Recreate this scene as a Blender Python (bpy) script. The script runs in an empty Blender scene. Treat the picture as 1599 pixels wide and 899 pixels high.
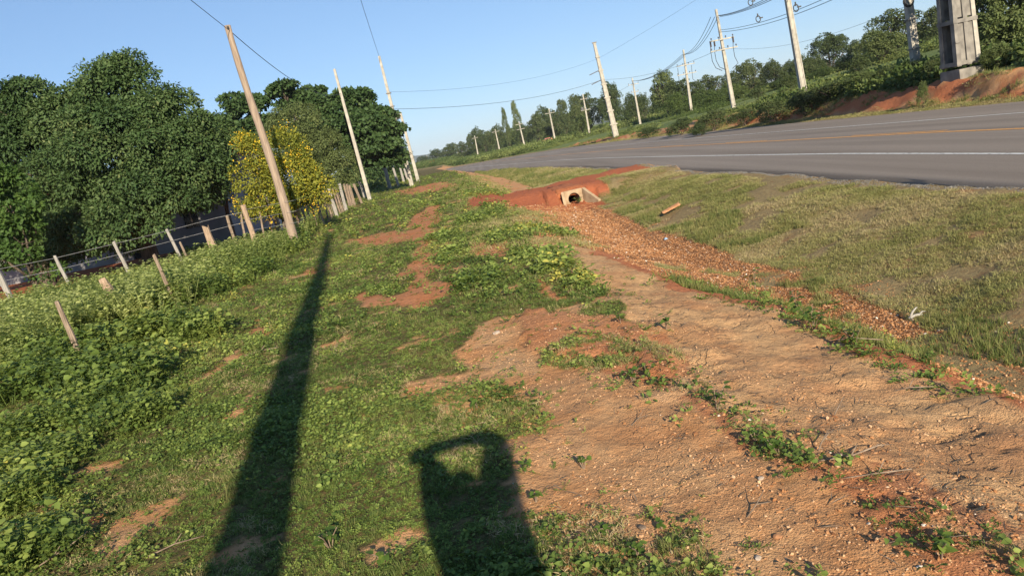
import bpy, math, random
import numpy as np
from math import sin, cos, tan, atan, radians, pi, hypot
from mathutils import Vector, Matrix, Euler

S = bpy.context.scene
# ------------------------------------------------------------------ camera
CAMH = 1.90
FPX = 1180.0                       # focal length in pixels of the 1599 px wide photograph
PITCH = atan(222.5 / FPX)
ROLL = radians(12.0)
cam_d = bpy.data.cameras.new('camera'); cam = bpy.data.objects.new('camera', cam_d)
S.collection.objects.link(cam); S.camera = cam
cam_d.sensor_width = 36.0; cam_d.lens = 36.0 * FPX / 1599.0
cam_d.clip_start = 0.04; cam_d.clip_end = 20000
cam.matrix_world = (Matrix.Translation((0, 0, CAMH)) @ Matrix.Rotation(pi/2 - PITCH, 4, 'X')
                    @ Matrix.Rotation(-ROLL, 4, 'Z'))
# ------------------------------------------------------------------ light
SUN_AZ, SUN_EL = radians(-10.3), radians(21.4)     # heading and dip of the light
LD = Vector((sin(SUN_AZ)*cos(SUN_EL), cos(SUN_AZ)*cos(SUN_EL), -sin(SUN_EL)))
W = bpy.data.worlds.new('World'); S.world = W; W.use_nodes = True
wn = W.node_tree.nodes; wl = W.node_tree.links
bg = wn['Background']; sky = wn.new('ShaderNodeTexSky'); sky.sky_type = 'NISHITA'
sky.sun_disc = False; sky.sun_elevation = SUN_EL
sky.sun_rotation = math.atan2(-LD.x, -LD.y)
sky.air_density = 1.0; sky.dust_density = 0.0; sky.ozone_density = 4.0; sky.altitude = 900
gm = wn.new('ShaderNodeGamma'); gm.inputs[1].default_value = 0.62; wl.new(sky.outputs[0], gm.inputs[0])   # evens out the whole sky
tm = wn.new('ShaderNodeMix'); tm.data_type = 'RGBA'; tm.blend_type = 'MULTIPLY'; tm.inputs[0].default_value = 1; tm.inputs[7].default_value = (.84, 1.0, 1.20, 1); wl.new(gm.outputs[0], tm.inputs[6])
wl.new(tm.outputs[2], bg.inputs[0]); bg.inputs[1].default_value = 0.12
sd = bpy.data.lights.new('sun', 'SUN'); sun = bpy.data.objects.new('sun', sd); S.collection.objects.link(sun)
sd.energy = 4.7; sd.angle = radians(0.6); sd.color = (1.0, 0.87, 0.67)
sun.rotation_euler = LD.to_track_quat('-Z', 'Y').to_euler()
S.view_settings.view_transform = 'Standard'; S.view_settings.look = 'None'
S.view_settings.exposure = 0.90; S.view_settings.gamma = 1.0
S.cycles.max_bounces = 6; S.cycles.transparent_max_bounces = 6; S.cycles.volume_bounces = 0

HAZE = 0.00013
rng = np.random.default_rng(7); random.seed(7)
COL = S.collection
# ------------------------------------------------------------------ photograph geometry helpers
_r, _c, _s = FPX, cos(ROLL), sin(ROLL)
def ray(px, py):
    x = px - 799.5; y = py - 449.5
    r = x*_c - y*_s; d = x*_s + y*_c
    return r, FPX*cos(PITCH) - d*sin(PITCH), -FPX*sin(PITCH) - d*cos(PITCH)
def at(px, py, Y):
    r = ray(px, py); t = Y / r[1]
    return Vector((r[0]*t, Y, CAMH + r[2]*t))
def proj(X, Y, Zz):
    dz = Zz - CAMH
    fw = Y*cos(PITCH) - dz*sin(PITCH); dn = -Y*sin(PITCH) - dz*cos(PITCH)
    r = X*FPX/fw; d = dn*FPX/fw
    return 799.5 + r*_c + d*_s, 449.5 - r*_s + d*_c
def gp0(px, py, z=0.0):
    r = ray(px, py); t = (z - CAMH)/r[2]
    return r[0]*t, r[1]*t
# ------------------------------------------------------------------ noise
_perm = rng.random((256, 256))
def vnoise(x, y):
    xi = np.floor(x).astype(int); yi = np.floor(y).astype(int)
    fx = x - xi; fy = y - yi; fx = fx*fx*(3-2*fx); fy = fy*fy*(3-2*fy)
    a = _perm[xi & 255, yi & 255]; b = _perm[(xi+1) & 255, yi & 255]
    c = _perm[xi & 255, (yi+1) & 255]; d = _perm[(xi+1) & 255, (yi+1) & 255]
    return (a*(1-fx)+b*fx)*(1-fy)+(c*(1-fx)+d*fx)*fy
def fbm(x, y, o=4):
    x = np.asarray(x, float); y = np.asarray(y, float)
    v = 0; a = .5; t = 0
    for i in range(o):
        v = v + a*(vnoise(x + 17.3*i, y - 9.1*i)); t += a; a *= .5; x = x*2.03; y = y*2.03
    return v/t
def sstep(a, b, x):
    t = np.clip((x-a)/(b-a), 0, 1); return t*t*(3-2*t)
# ------------------------------------------------------------------ terrain
NEAR = ([-60, 0, 11, 20, 33.8, 59.4, 101, 146, 180, 220, 300, 400, 600, 3000], [8.1, 7.85, 7.77, 7.33, 6.7, 4.9, -1.7, -7.2, -13, -22, -42, -75, -150, -1200])
FAR_ = ([-60, 0, 25, 33, 49, 87, 120, 150, 180, 220, 300, 400, 600, 3000], [18.3, 18.1, 18.06, 17.9, 18.2, 17.7, 15, 10, 3, -9, -30, -62, -135, -1185])
XR = ([-30, 2, 4.14, 5.5, 7.94, 9.88, 14.9, 27.6, 60, 200], [2.9, 2.9, 2.81, 2.77, 2.56, 1.95, 1.44, .64, -.5, -12])
XL = ([-30, 2.3, 2.65, 3.15, 3.93, 4.57, 6.19, 8.06, 12.1, 27, 60, 200], [2.1, 1.95, 1.76, 1.52, 1.26, 1.06, 1.02, 1.07, .72, .2, -1.5, -13])
XD = ([-30, 3, 5.5, 10, 17, 27, 60, 200], [4.2, 4.0, 3.9, 3.75, 3.2, 3.1, 1.6, -9])
def ip(t, y): return np.interp(y, t[0], t[1])
def zroad(y):
    y = np.asarray(y, float)
    return np.interp(y, [-60, 20, 150, 300, 600, 3000], [-.25, -.25, -1.03, -2.25, -3.4, -6])
def base_z(X, Y):
    """terrain without fine relief; X, Y arrays of one shape"""
    X = np.asarray(X, float); Y = np.asarray(Y, float)
    e = ip(NEAR, Y); w = ip(FAR_, Y); zr = zroad(Y); xr = ip(XR, Y)+.22*(fbm(Y*1.7, Y*0+5, 3)-.5); xl = ip(XL, Y); xd = ip(XD, Y)
    zl = np.interp(Y, [-60, 90, 300, 700, 3000], [0, 0, -1.3, -3.0, -5.5])
    dd = np.interp(Y, [-60, 26, 34, 60, 110], [-.8, -.8, -.6, -.75, -1.0])
    dd = np.minimum(dd, zr-.1)
    def seg(x0, z0, x1, z1): return z0 + (z1-z0)*np.clip((X-x0)/np.maximum(x1-x0, .05), 0, 1)
    z = seg(xl, zl, xr, zl-.26)
    z = z + seg(xr, 0, xr+.22, -.12) + (seg(xr+.22, 0, xd-.25, 1)*(dd-(zl-.38)))
    up = sstep(0, 1, (X-xd-.35)/np.maximum(e-.5-xd-.35, .3))*.55 + .45*np.clip((X-xd-.35)/np.maximum(e-.5-xd-.35, .3), 0, 1)
    z = z + up*(zr-.06-dd)
    hb = np.interp(Y, [-60, 40, 60, 85, 150], [.80, .80, .8, .45, .12])
    bw = .9 + .7*fbm(Y*.35, Y*0+3, 3)
    z = z + seg(w, 0, w+.9, .12) + hb*sstep(0, 1, (X-w-1.0)/bw)
    fh = np.interp(Y, [-60, 90, 160, 260, 400], [1, 1, .55, .28, .12])
    d = np.clip(X-w-2.2, 0, None)
    z = z + 14*(1-np.exp(-d*.0062))*fh*(1+.25*np.clip((X-40)/80, 0, 1))
    # earth crossing over the culvert
    top = -.30 + 0*X
    zc = top + .10 - np.where((X > 1.9) & (Y < 31), .45*np.clip(28.2-Y, 0, None), .16*np.clip(29.8-Y, 0, None)) - .25*np.clip(Y-33.2, 0, None)
    cut = ((X > 2.35) & (X < 3.75) & (Y < 27.85)) | ((np.abs(X-2.9-.08*(27.6-Y)) < .33) & (Y < 29.7))
    inx = (X > -.4) & (X < e+.1)
    z = np.where(inx & ~cut, np.maximum(z, zc), z)
    # far land sinks a little to the left and swells far off
    return z
def Zs(x, y): return float(base_z(np.array([x]), np.array([y]))[0])
def G(px, py):
    r = np.array(ray(px, py)); r = r/np.linalg.norm(r)
    t = 1.5
    for _ in range(900):
        p = r*t; z = Zs(p[0], p[1])
        h = CAMH + p[2] - z
        if h <= 0.004: break
        t += max(h*.5, .003)
        if t > 3000: break
    return Vector((p[0], p[1], z))
def poly(pxs, z=0.0):
    return np.array([gp0(px, py, z) for px, py in pxs])
def inpoly(P, X, Y):
    ins = np.zeros(X.shape, bool); n = len(P)
    for i in range(n):
        x0, y0 = P[i]; x1, y1 = P[(i+1) % n]
        c = ((y0 > Y) != (y1 > Y)) & (X < (x1-x0)*(Y-y0)/((y1-y0) if y1 != y0 else 1e-9)+x0)
        ins ^= c
    return ins
BARE = [poly(p) for p in (
 [(745,500),(800,492),(850,520),(880,570),(960,605),(1060,650),(1150,700),(1300,790),(1450,899),(1560,1000),(1000,1000),(900,899),(850,830),(815,770),(800,720),(800,690),(850,672),(835,630),(780,600),(740,600),(660,622),(650,607),(740,572),(722,520)],
 [(640,380),(665,375),(677,410),(672,445),(702,450),(702,475),(640,488),(560,472),(540,462),(640,455),(642,420)],
 [(640,345),(670,320),(690,325),(685,365),(655,375),(600,380),(545,382),(545,372),(600,365),(650,358)],
 [(610,300),(690,284),(725,290),(640,306)],
 [(722,396),(760,376),(800,376),(806,396),(750,404)],
 [(375,515),(415,512),(420,530),(390,536)], [(130,790),(165,780),(170,805),(140,812)],
 [(545,465),(600,455),(640,460),(600,470)], [(490,415),(515,410),(510,422)],
 [(830,430),(850,440),(880,470),(860,470)],
)]
WORN = poly([(745,512),(800,515),(860,560),(960,640),(1080,720),(1200,800),(1320,899),(1380,960),(1150,960),(1090,860),(1000,770),(920,700),(840,625),(770,560)])
MOUND = poly([(800,492),(900,490),(960,498),(1010,540),(1090,615),(1040,615),(950,565),(850,535)])
GREENP = [poly(p) for p in (
 [(858,548),(900,530),(945,525),(990,568),(960,588),(880,578)],
 [(850,858),(870,830),(960,812),(1040,820),(1080,860),(1110,910),(1000,960),(880,930)],
 [(690,640),(700,612),(765,590),(832,628),(822,655),(760,668),(700,668)],
 [(815,660),(870,655),(890,680),(830,690)],
)]
def zones(X, Y):
    """mask weights 0..1 for ground kinds, all laid out in ground coordinates"""
    wx = (fbm(X*1.1+5, Y*1.1, 4)-.5); wy = (fbm(X*1.1-40, Y*1.1+11, 4)-.5)
    sc = np.clip(.10+.045*Y, .1, .6)
    Xw = X + wx*sc*1.6; Yw = Y + wy*sc*3.0
    e = ip(NEAR, Y); w = ip(FAR_, Y); xr = ip(XR, Yw); xl = ip(XL, Yw); xd = ip(XD, Y)
    bare = np.zeros(X.shape, bool)
    for P in BARE: bare |= inpoly(P, Xw, Yw)
    mound = inpoly(MOUND, Xw, Yw); worn = inpoly(WORN, Xw, Yw)
    gp_ = np.zeros(X.shape, bool)
    for P in GREENP: gp_ |= inpoly(P, Xw, Yw)
    strip = (np.abs(Xw - xl - .02) < .07+.015*Y) & (Y < 7) & (fbm(X*3, Y*3, 3) > .56)
    margin = (Xw > xl-.55) & (Xw < xl+.12) & (Y < 6.8) & (X > -.2)
    strip = margin & (np.abs(Xw-xl+.03) < .13) & (fbm(X*4, Y*4, 3) > .49)
    bare |= margin & ~strip
    silt = (Xw > xl) & (Xw < xr) & ~strip & (Y < 17)
    gully = (Xw > xr-.16) & (Xw < xr + .30) & (Y < 17)
    gravel = (Xw >= xr+.15) & (Xw < xd+.05+.10*np.clip(Y-5, 0, 4)+.5*wx) & (Y < 28) & (Y > 3)
    gravel |= (Xw > xl-.25) & (Xw < xd-.3) & (Y > 15) & (Y < 27.5)
    gpatch = gravel & (fbm(X*1.1+3, Y*.9, 3) > .60) & (Y < 13)
    gravel &= ~gpatch
    cross = (Y > 25.5+.8*wy) & (Y < 34.2) & (X > -1.0+1.2*wx) & (X < e-.3) & ((Y > 29.6+2*wx) | (X < 4.2))
    cross &= ~((Y < 29.6) & (X > 3.6+wx) & (Y < 27.5))
    left = (Xw <= xl)
    verge = ((X > xd-.3) & (X < e) & ~gravel) | gpatch
    bpatch = bare & ~inpoly(BARE[0], Xw, Yw)
    hill = X > w
    bank = (X > w+1.0) & (X < w+2.7) & (Y < 130)
    green = ((left & ~bare & ~mound) | (strip & ~bare) | gp_) & ~cross
    dark = green & (fbm(X*2.2, Y*2.2+50, 4) > .69) & (Y < 60)        # small bare gaps among the weeds
    green = green & ~dark
    greenc = green & ~strip & ~gp_
    return dict(worn=worn & bare, gp=gp_, greenc=greenc, bpatch=bpatch, green=green, bare=bare & ~gp_, mound=mound, silt=silt, gully=gully, gravel=gravel, cross=cross, verge=verge & ~cross, hill=hill, bank=bank, strip=strip, e=e, w=w, xl=xl, xr=xr, xd=xd)
def relief(X, Y, zn):
    f = np.exp(-np.maximum(Y-8, 0)/40)
    z = (fbm(X*.45, Y*.45, 3)-.5)*.14
    z = z + (fbm(X*2.2+9, Y*2.2, 3)-.5)*.05*f
    soft = zn['silt'].astype(float)
    z = z + soft*((fbm(X*4, Y*4, 4)-.5)*.085 + (fbm(X*13, Y*11, 2)-.5)*.018 - np.clip(.035-np.abs(fbm(X*2.6+3, Y*3.3, 4)-.5), 0, .035)*.9)
    z = z + (zn['bare'] | zn['mound'] | zn['gravel'])*((fbm(X*9, Y*9, 3)-.5)*.03+(fbm(X*22, Y*20, 2)-.5)*.012) + zn['cross']*(fbm(X*1.7, Y*2.5, 4)-.5)*.16
    z = z + zn['mound']*.05 + zn['green']*(fbm(X*6, Y*6, 2)-.4)*.04*f
    z = z + zn['verge']*(fbm(X*2.6, Y*2.6+7, 4)-.5)*.08
    z = z + zn['bank']*((fbm(X*1.6, Y*1.2, 4)-.5)*.6+(fbm(X*5, Y*4, 3)-.5)*.22)
    far = np.clip((np.abs(X)+Y-200)/600, 0, 1)
    z = z + far*(fbm(X*.004, Y*.004, 3)-.5)*14
    # keep it below the asphalt
    road = sstep(-.05, -.5, zn['e']-X)*sstep(-.05, -.5, X-zn['w'])
    return z*(1-road) - road*.12
# ------------------------------------------------------------------ object helpers
def setp(o, label=None, cat=None, group=None, kind=None):
    if label: o['label'] = label
    if cat: o['category'] = cat
    if group: o['group'] = group
    if kind: o['kind'] = kind
    return o
def empty(name, loc=(0, 0, 0), rz=0):
    o = bpy.data.objects.new(name, None); o.empty_display_size = .2; COL.objects.link(o)
    o.location = loc; o.rotation_euler = (0, 0, rz); return o
def link(name, me, mat=None, parent=None, loc=None):
    o = bpy.data.objects.new(name, me); COL.objects.link(o)
    if mat is not None and len(me.materials) == 0: me.materials.append(mat)
    if parent is not None: o.parent = parent
    if loc is not None: o.location = loc
    return o
def np_mesh(name, V, F, smooth=False):
    """V (n,3); F (m,k) array of faces with equal size"""
    V = np.asarray(V, np.float32); F = np.asarray(F, np.int32)
    me = bpy.data.meshes.new(name); k = F.shape[1]
    me.vertices.add(len(V)); me.vertices.foreach_set('co', V.ravel())
    me.loops.add(F.size); me.loops.foreach_set('vertex_index', F.ravel())
    me.polygons.add(len(F)); me.polygons.foreach_set('loop_start', np.arange(0, F.size, k, dtype=np.int32))
    me.polygons.foreach_set('loop_total', np.full(len(F), k, np.int32))
    if smooth: me.polygons.foreach_set('use_smooth', np.ones(len(F), bool))
    me.update(calc_edges=True); me.validate(); return me
def attr(me, name, vals, dom='POINT', typ='FLOAT'):
    a = me.attributes.new(name, typ, dom)
    a.data.foreach_set('vector' if typ == 'FLOAT_VECTOR' else ('color' if typ == 'FLOAT_COLOR' else 'value'), np.asarray(vals).ravel())
class MB:
    def __init__(s): s.V = []; s.F = []
    def add(s, V, F):
        n = len(s.V); s.V += [tuple(v) for v in V]; s.F += [tuple(i+n for i in f) for f in F]; return s
    def box(s, c, d, rot=None, taper=1.0):
        x, y, z = [q/2 for q in d]; V = []
        for k, t in ((-z, 1), (z, taper)):
            for a, b in ((-x, -y), (x, -y), (x, y), (-x, y)): V.append(Vector((a*t, b*t, k)))
        if rot is not None: V = [rot @ v for v in V]
        V = [v + Vector(c) for v in V]
        return s.add(V, [(3,2,1,0),(4,5,6,7),(0,1,5,4),(1,2,6,5),(2,3,7,6),(3,0,4,7)])
    def tube(s, pts, rad, n=8, cap=True, sq=False, off=0):
        pts = [Vector(p) for p in pts]; m = len(pts); V = []; F = []
        if not hasattr(rad, '__len__'): rad = [rad]*m
        up = None
        for i, p in enumerate(pts):
            t = (pts[min(i+1, m-1)] - pts[max(i-1, 0)]).normalized()
            if up is None: up = Vector((0, 1, 0)) if abs(t.y) < .9 else Vector((1, 0, 0))
            a = t.cross(up).normalized(); b = t.cross(a).normalized(); up = -(t.cross(a)).cross(t).cross(t) if False else up
            for k in range(n):
                th = 2*pi*k/n + off
                V.append(p + (a*cos(th) + b*sin(th))*rad[i])
        for i in range(m-1):
            for k in range(n):
                F.append((i*n+k, i*n+(k+1) % n, (i+1)*n+(k+1) % n, (i+1)*n+k))
        if cap: F.append(tuple(range(n-1, -1, -1))); F.append(tuple((m-1)*n+k for k in range(n)))
        return s.add(V, F)
    def build(s, name, mat, parent=None, smooth=False, loc=None):
        me = bpy.data.meshes.new(name); me.from_pydata([tuple(v) for v in s.V], [], s.F)
        if smooth:
            for p in me.polygons: p.use_smooth = True
        import bmesh
        b = bmesh.new(); b.from_mesh(me); bmesh.ops.recalc_face_normals(b, faces=b.faces); b.to_mesh(me); b.free()
        me.update(); return link(name, me, mat, parent, loc)
# ------------------------------------------------------------------ materials
def mat(name):
    m = bpy.data.materials.new(name); m.use_nodes = True
    nt = m.node_tree; return m, nt, nt.nodes, nt.links, nt.nodes['Principled BSDF']
def N(nt, typ, **kw):
    n = nt.nodes.new(typ)
    for k, v in kw.items():
        if k == 'inp':
            for a, b in v.items(): n.inputs[a].default_value = b
        else: setattr(n, k, v)
    return n
def ramp(nt, stops, interp='LINEAR'):
    r = nt.nodes.new('ShaderNodeValToRGB'); r.color_ramp.interpolation = interp; el = r.color_ramp.elements
    while len(el) < len(stops): el.new(.5)
    for e_, (p, c) in zip(el, stops): e_.position = p; e_.color = (*c, 1) if len(c) == 3 else c
    return r
def simple(name, c0, c1, scale=8, rough=.85, bump=.3, detail=6, stretch=None, spec=.2):
    m, nt, n, l, b = mat(name)
    tc = N(nt, 'ShaderNodeTexCoord'); ns = N(nt, 'ShaderNodeTexNoise', inp={'Scale': scale, 'Detail': detail})
    if stretch:
        mp = N(nt, 'ShaderNodeMapping'); mp.inputs['Scale'].default_value = stretch
        l.new(tc.outputs['Object'], mp.inputs[0]); l.new(mp.outputs[0], ns.inputs[0])
    else: l.new(tc.outputs['Object'], ns.inputs[0])
    r = ramp(nt, [(.32, c0), (.68, c1)]); l.new(ns.outputs[0], r.inputs[0]); l.new(r.outputs[0], b.inputs['Base Color'])
    bp = N(nt, 'ShaderNodeBump', inp={'Strength': bump, 'Distance': .02}); l.new(ns.outputs[0], bp.inputs['Height']); l.new(bp.outputs[0], b.inputs['Normal'])
    b.inputs['Roughness'].default_value = rough; b.inputs['Specular IOR Level'].default_value = spec
    return m
def leafmat(name, stops, rough=.6, transl=.3, spec=.2, inst=True):
    m, nt, n, l, b = mat(name)
    a = N(nt, 'ShaderNodeAttribute', attribute_name='tv'); add = N(nt, 'ShaderNodeMath', operation='MULTIPLY_ADD')
    if inst:
        t = N(nt, 'ShaderNodeAttribute', attribute_name='tint'); t.attribute_type = 'INSTANCER'
        l.new(a.outputs['Fac'], add.inputs[0]); add.inputs[1].default_value = .45; l.new(t.outputs['Fac'], add.inputs[2])
    else:
        oi = N(nt, 'ShaderNodeObjectInfo'); mu = N(nt, 'ShaderNodeMath', operation='MULTIPLY'); mu.inputs[1].default_value = .28
        l.new(oi.outputs['Random'], mu.inputs[0])
        l.new(a.outputs['Fac'], add.inputs[0]); add.inputs[1].default_value = .75; l.new(mu.outputs[0], add.inputs[2])
    r = ramp(nt, stops); l.new(add.outputs[0], r.inputs[0]); l.new(r.outputs[0], b.inputs['Base Color'])
    b.inputs['Roughness'].default_value = rough; b.inputs['Specular IOR Level'].default_value = spec
    tr = N(nt, 'ShaderNodeBsdfTranslucent'); hs = N(nt, 'ShaderNodeHueSaturation', inp={'Hue': .485, 'Saturation': 1.15, 'Value': 1.3})
    l.new(r.outputs[0], hs.inputs['Color']); l.new(hs.outputs[0], tr.inputs['Color'])
    mx = N(nt, 'ShaderNodeMixShader'); mx.inputs[0].default_value = transl
    l.new(b.outputs[0], mx.inputs[1]); l.new(tr.outputs[0], mx.inputs[2]); l.new(mx.outputs[0], n['Material Output'].inputs['Surface'])
    return m
# --- ground material
def ground_mat():
    m, nt, n, l, b = mat('ground_soil')
    A = N(nt, 'ShaderNodeAttribute', attribute_name='maskA'); B = N(nt, 'ShaderNodeAttribute', attribute_name='maskB')
    sa = N(nt, 'ShaderNodeSeparateColor'); sb = N(nt, 'ShaderNodeSeparateColor')
    l.new(A.outputs['Color'], sa.inputs[0]); l.new(B.outputs['Color'], sb.inputs[0])
    tc = N(nt, 'ShaderNodeTexCoord')
    def noise(sc, det=6, ro=.6, off=(0, 0, 0)):
        mp = N(nt, 'ShaderNodeMapping'); mp.inputs['Location'].default_value = off
        l.new(tc.outputs['Object'], mp.inputs[0])
        q = N(nt, 'ShaderNodeTexNoise', inp={'Scale': sc, 'Detail': det, 'Roughness': ro}); l.new(mp.outputs[0], q.inputs[0]); return q
    def mix(f, c1, c2):
        q = N(nt, 'ShaderNodeMix', data_type='RGBA'); l.new(f, q.inputs[0])
        for c, i in ((c1, 6), (c2, 7)):
            if isinstance(c, tuple): q.inputs[i].default_value = (*c, 1)
            else: l.new(c, q.inputs[i])
        return q.outputs[2]
    n1 = noise(1.3, 8); n2 = noise(14, 8, .7, (3, 1, 0)); n3 = noise(70, 4, .7, (9, 4, 2)); n4 = noise(.25, 4, .5)
    vor = N(nt, 'ShaderNodeTexVoronoi', inp={'Scale': 42.0}); l.new(tc.outputs['Object'], vor.inputs[0])
    vor2 = N(nt, 'ShaderNodeTexVoronoi', inp={'Scale': 95.0}); l.new(tc.outputs['Object'], vor2.inputs[0])
    def cr(src, stops): r = ramp(nt, stops); l.new(src, r.inputs[0]); return r.outputs[0]
    bare = mix(n2.outputs[0], (.42, .235, .11), (.64, .395, .215))
    bare = mix(cr(n1.outputs[0], [(.35, (0,0,0)), (.65, (1,1,1))]), bare, mix(n2.outputs[0], (.42, .18, .068), (.62, .31, .13)))
    peb = N(nt, 'ShaderNodeSeparateColor'); l.new(vor.outputs['Color'], peb.inputs[0])
    stone = cr(peb.outputs[0], [(0, (.22, .09, .035)), (.45, (.40, .17, .065)), (.8, (.52, .27, .12)), (.96, (.66, .47, .30))])
    gravel = mix(cr(vor.outputs['Distance'], [(.2, (0,0,0)), (.75, (1,1,1))]), stone, (.13, .055, .022))
    silt = mix(cr(n2.outputs[0], [(.3, (0,0,0)), (.7, (1,1,1))]), (.47, .27, .128), (.65, .405, .205))
    silt = mix(cr(n1.outputs[0], [(.42, (0,0,0)), (.62, (1,1,1))]), silt, (.46, .24, .115))
    wv = N(nt, 'ShaderNodeMapping'); wv.inputs['Scale'].default_value = (1, .55, 1); l.new(tc.outputs['Object'], wv.inputs[0])
    wa = N(nt, 'ShaderNodeVectorMath', operation='MULTIPLY_ADD'); l.new(noise(2.3, 4, .6).outputs['Color'], wa.inputs[0]); wa.inputs[1].default_value = (.5, .5, .0); l.new(wv.outputs[0], wa.inputs[2])
    ck = N(nt, 'ShaderNodeTexVoronoi', feature='DISTANCE_TO_EDGE', inp={'Scale': 3.6}); l.new(wa.outputs[0], ck.inputs[0])
    cl_ = cr(ck.outputs['Distance'], [(.0, (1,1,1)), (.03, (0,0,0))]); gate = cr(noise(1.9, 3, .5, (7, 3, 0)).outputs[0], [(.5, (0,0,0)), (.6, (1,1,1))])
    cg = N(nt, 'ShaderNodeMath', operation='MULTIPLY'); l.new(cl_, cg.inputs[0]); l.new(gate, cg.inputs[1])
    cg2 = N(nt, 'ShaderNodeMath', operation='MULTIPLY'); l.new(cg.outputs[0], cg2.inputs[0]); l.new(sa.outputs[1], cg2.inputs[1])
    red = mix(n2.outputs[0], (.30, .085, .038), (.50, .17, .08))
    green = mix(cr(n2.outputs[0], [(.4, (0,0,0)), (.6, (1,1,1))]), (.06, .07, .022), (.17, .13, .055))
    green = mix(cr(n3.outputs[0], [(.5, (0,0,0)), (.72, (1,1,1))]), green, (.21, .12, .055))
    dry = mix(cr(n2.outputs[0], [(.35, (0,0,0)), (.65, (1,1,1))]), (.21, .145, .075), (.32, .25, .12))
    dry = mix(cr(n1.outputs[0], [(.55, (0,0,0)), (.75, (1,1,1))]), dry, (.29, .14, .065))
    c = mix(sa.outputs[0], bare, green)
    c = mix(sa.outputs[1], c, silt)
    c = mix(sb.outputs[1], c, dry)
    c = mix(sa.outputs[2], c, gravel)
    c = mix(sb.outputs[0], c, red)
    hillc = mix(cr(n4.outputs[0], [(.35, (0,0,0)), (.65, (1,1,1))]), (.11, .155, .045), (.19, .21, .075))
    hillc = mix(cr(n1.outputs[0], [(.45, (0,0,0)), (.75, (1,1,1))]), hillc, (.13, .17, .05))
    c = mix(sb.outputs[2], c, hillc)
    l.new(c, b.inputs['Base Color']); b.inputs['Roughness'].default_value = .95; b.inputs['Specular IOR Level'].default_value = .1
    h = N(nt, 'ShaderNodeMath', operation='MULTIPLY_ADD'); l.new(n2.outputs[0], h.inputs[0]); h.inputs[1].default_value = 2.2; 
    g2 = N(nt, 'ShaderNodeMath', operation='MULTIPLY'); l.new(n3.outputs[0], g2.inputs[0]); g2.inputs[1].default_value = .6; l.new(g2.outputs[0], h.inputs[2])
    v3 = N(nt, 'ShaderNodeMath', operation='MULTIPLY_ADD'); l.new(vor2.outputs['Distance'], v3.inputs[0]); v3.inputs[1].default_value = -.35; l.new(h.outputs[0], v3.inputs[2])
    gv = N(nt, 'ShaderNodeMath', operation='MULTIPLY'); l.new(vor.outputs['Distance'], gv.inputs[0]); l.new(sa.outputs[2], gv.inputs[1])
    v4 = N(nt, 'ShaderNodeMath', operation='MULTIPLY_ADD'); l.new(gv.outputs[0], v4.inputs[0]); v4.inputs[1].default_value = -.8; l.new(v3.outputs[0], v4.inputs[2])
    n5 = noise(5.5, 5, .65, (2, 8, 0)); v5_ = N(nt, 'ShaderNodeMath', operation='MULTIPLY_ADD'); l.new(n5.outputs[0], v5_.inputs[0]); v5_.inputs[1].default_value = 3.0; l.new(v4.outputs[0], v5_.inputs[2])
    v6_ = N(nt, 'ShaderNodeMath', operation='MULTIPLY_ADD'); l.new(cg2.outputs[0], v6_.inputs[0]); v6_.inputs[1].default_value = -1.1; l.new(v5_.outputs[0], v6_.inputs[2])
    bp = N(nt, 'ShaderNodeBump', inp={'Strength': .85, 'Distance': .022}); l.new(v6_.outputs[0], bp.inputs['Height']); l.new(bp.outputs[0], b.inputs['Normal'])
    return m
M = {}
M['ground'] = ground_mat()
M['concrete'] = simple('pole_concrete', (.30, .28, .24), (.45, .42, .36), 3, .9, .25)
M['old_shaded_concrete'] = simple('weathered_shaded_concrete', (.13, .12, .11), (.27, .25, .22), 2.2, .9, .35)  # old fittings; on the tower its dark tone is painted shade
M['culvert'] = simple('culvert_concrete', (.25, .17, .10), (.42, .32, .21), 4, .9, .4)
M['wood'] = simple('grey_wood', (.13, .095, .07), (.34, .26, .19), 6, .9, .7, stretch=(9, 9, .8))
M['wood2'] = simple('brown_wood', (.22, .15, .10), (.42, .31, .22), 6, .9, .7, stretch=(9, 9, .8))
M['polewood'] = simple('pole_wood', (.20, .15, .115), (.36, .28, .21), 4, .9, .5, stretch=(7, 7, .5))
M['whitewood'] = simple('pale_post', (.22, .205, .18), (.36, .335, .30), 6, .85, .3, stretch=(6, 6, .8))
M['bark'] = simple('bark', (.05, .038, .028), (.14, .11, .085), 5, .95, .8, stretch=(4, 4, .7))
M['wire'] = simple('wire', (.03, .03, .03), (.06, .06, .06), 5, .5, 0)
M['fencewire'] = simple('fence_wire', (.16, .16, .16), (.28, .28, .28), 5, .5, 0)
M['insul'] = simple('insulator', (.05, .035, .03), (.09, .07, .06), 5, .3, 0, spec=.5)
M['metal'] = simple('dark_metal', (.06, .06, .06), (.12, .12, .12), 5, .5, .1)
M['wall'] = simple('wall_plaster', (.20, .195, .20), (.30, .29, .29), .9, .95, .3)
M['dark'] = simple('painted_doorway_shade', (.012, .012, .012), (.02, .02, .02), 2, .9, 0)  # near-black colour stands in for the shade inside the doorway
M['roof'] = simple('roof_tile', (.26, .085, .045), (.42, .16, .09), 6, .9, .3)
M['redpaint'] = simple('red_paint', (.50, .045, .03), (.58, .06, .04), 2, .35, 0, spec=.5)
M['glass'] = simple('car_glass', (.02, .025, .03), (.03, .035, .04), 2, .1, 0, spec=.6)
M['rubber'] = simple('rubber', (.02, .02, .02), (.035, .035, .035), 9, .9, 0)
M['stone'] = None
M['bone'] = simple('bleached_wood', (.26, .24, .21), (.44, .42, .38), 9, .8, .3)
M['palestone'] = simple('pale_stone', (.34, .26, .19), (.50, .42, .34), 30, .85, .3)
M['stick'] = simple('dry_stick', (.12, .085, .06), (.30, .23, .17), 20, .9, .3)
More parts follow.
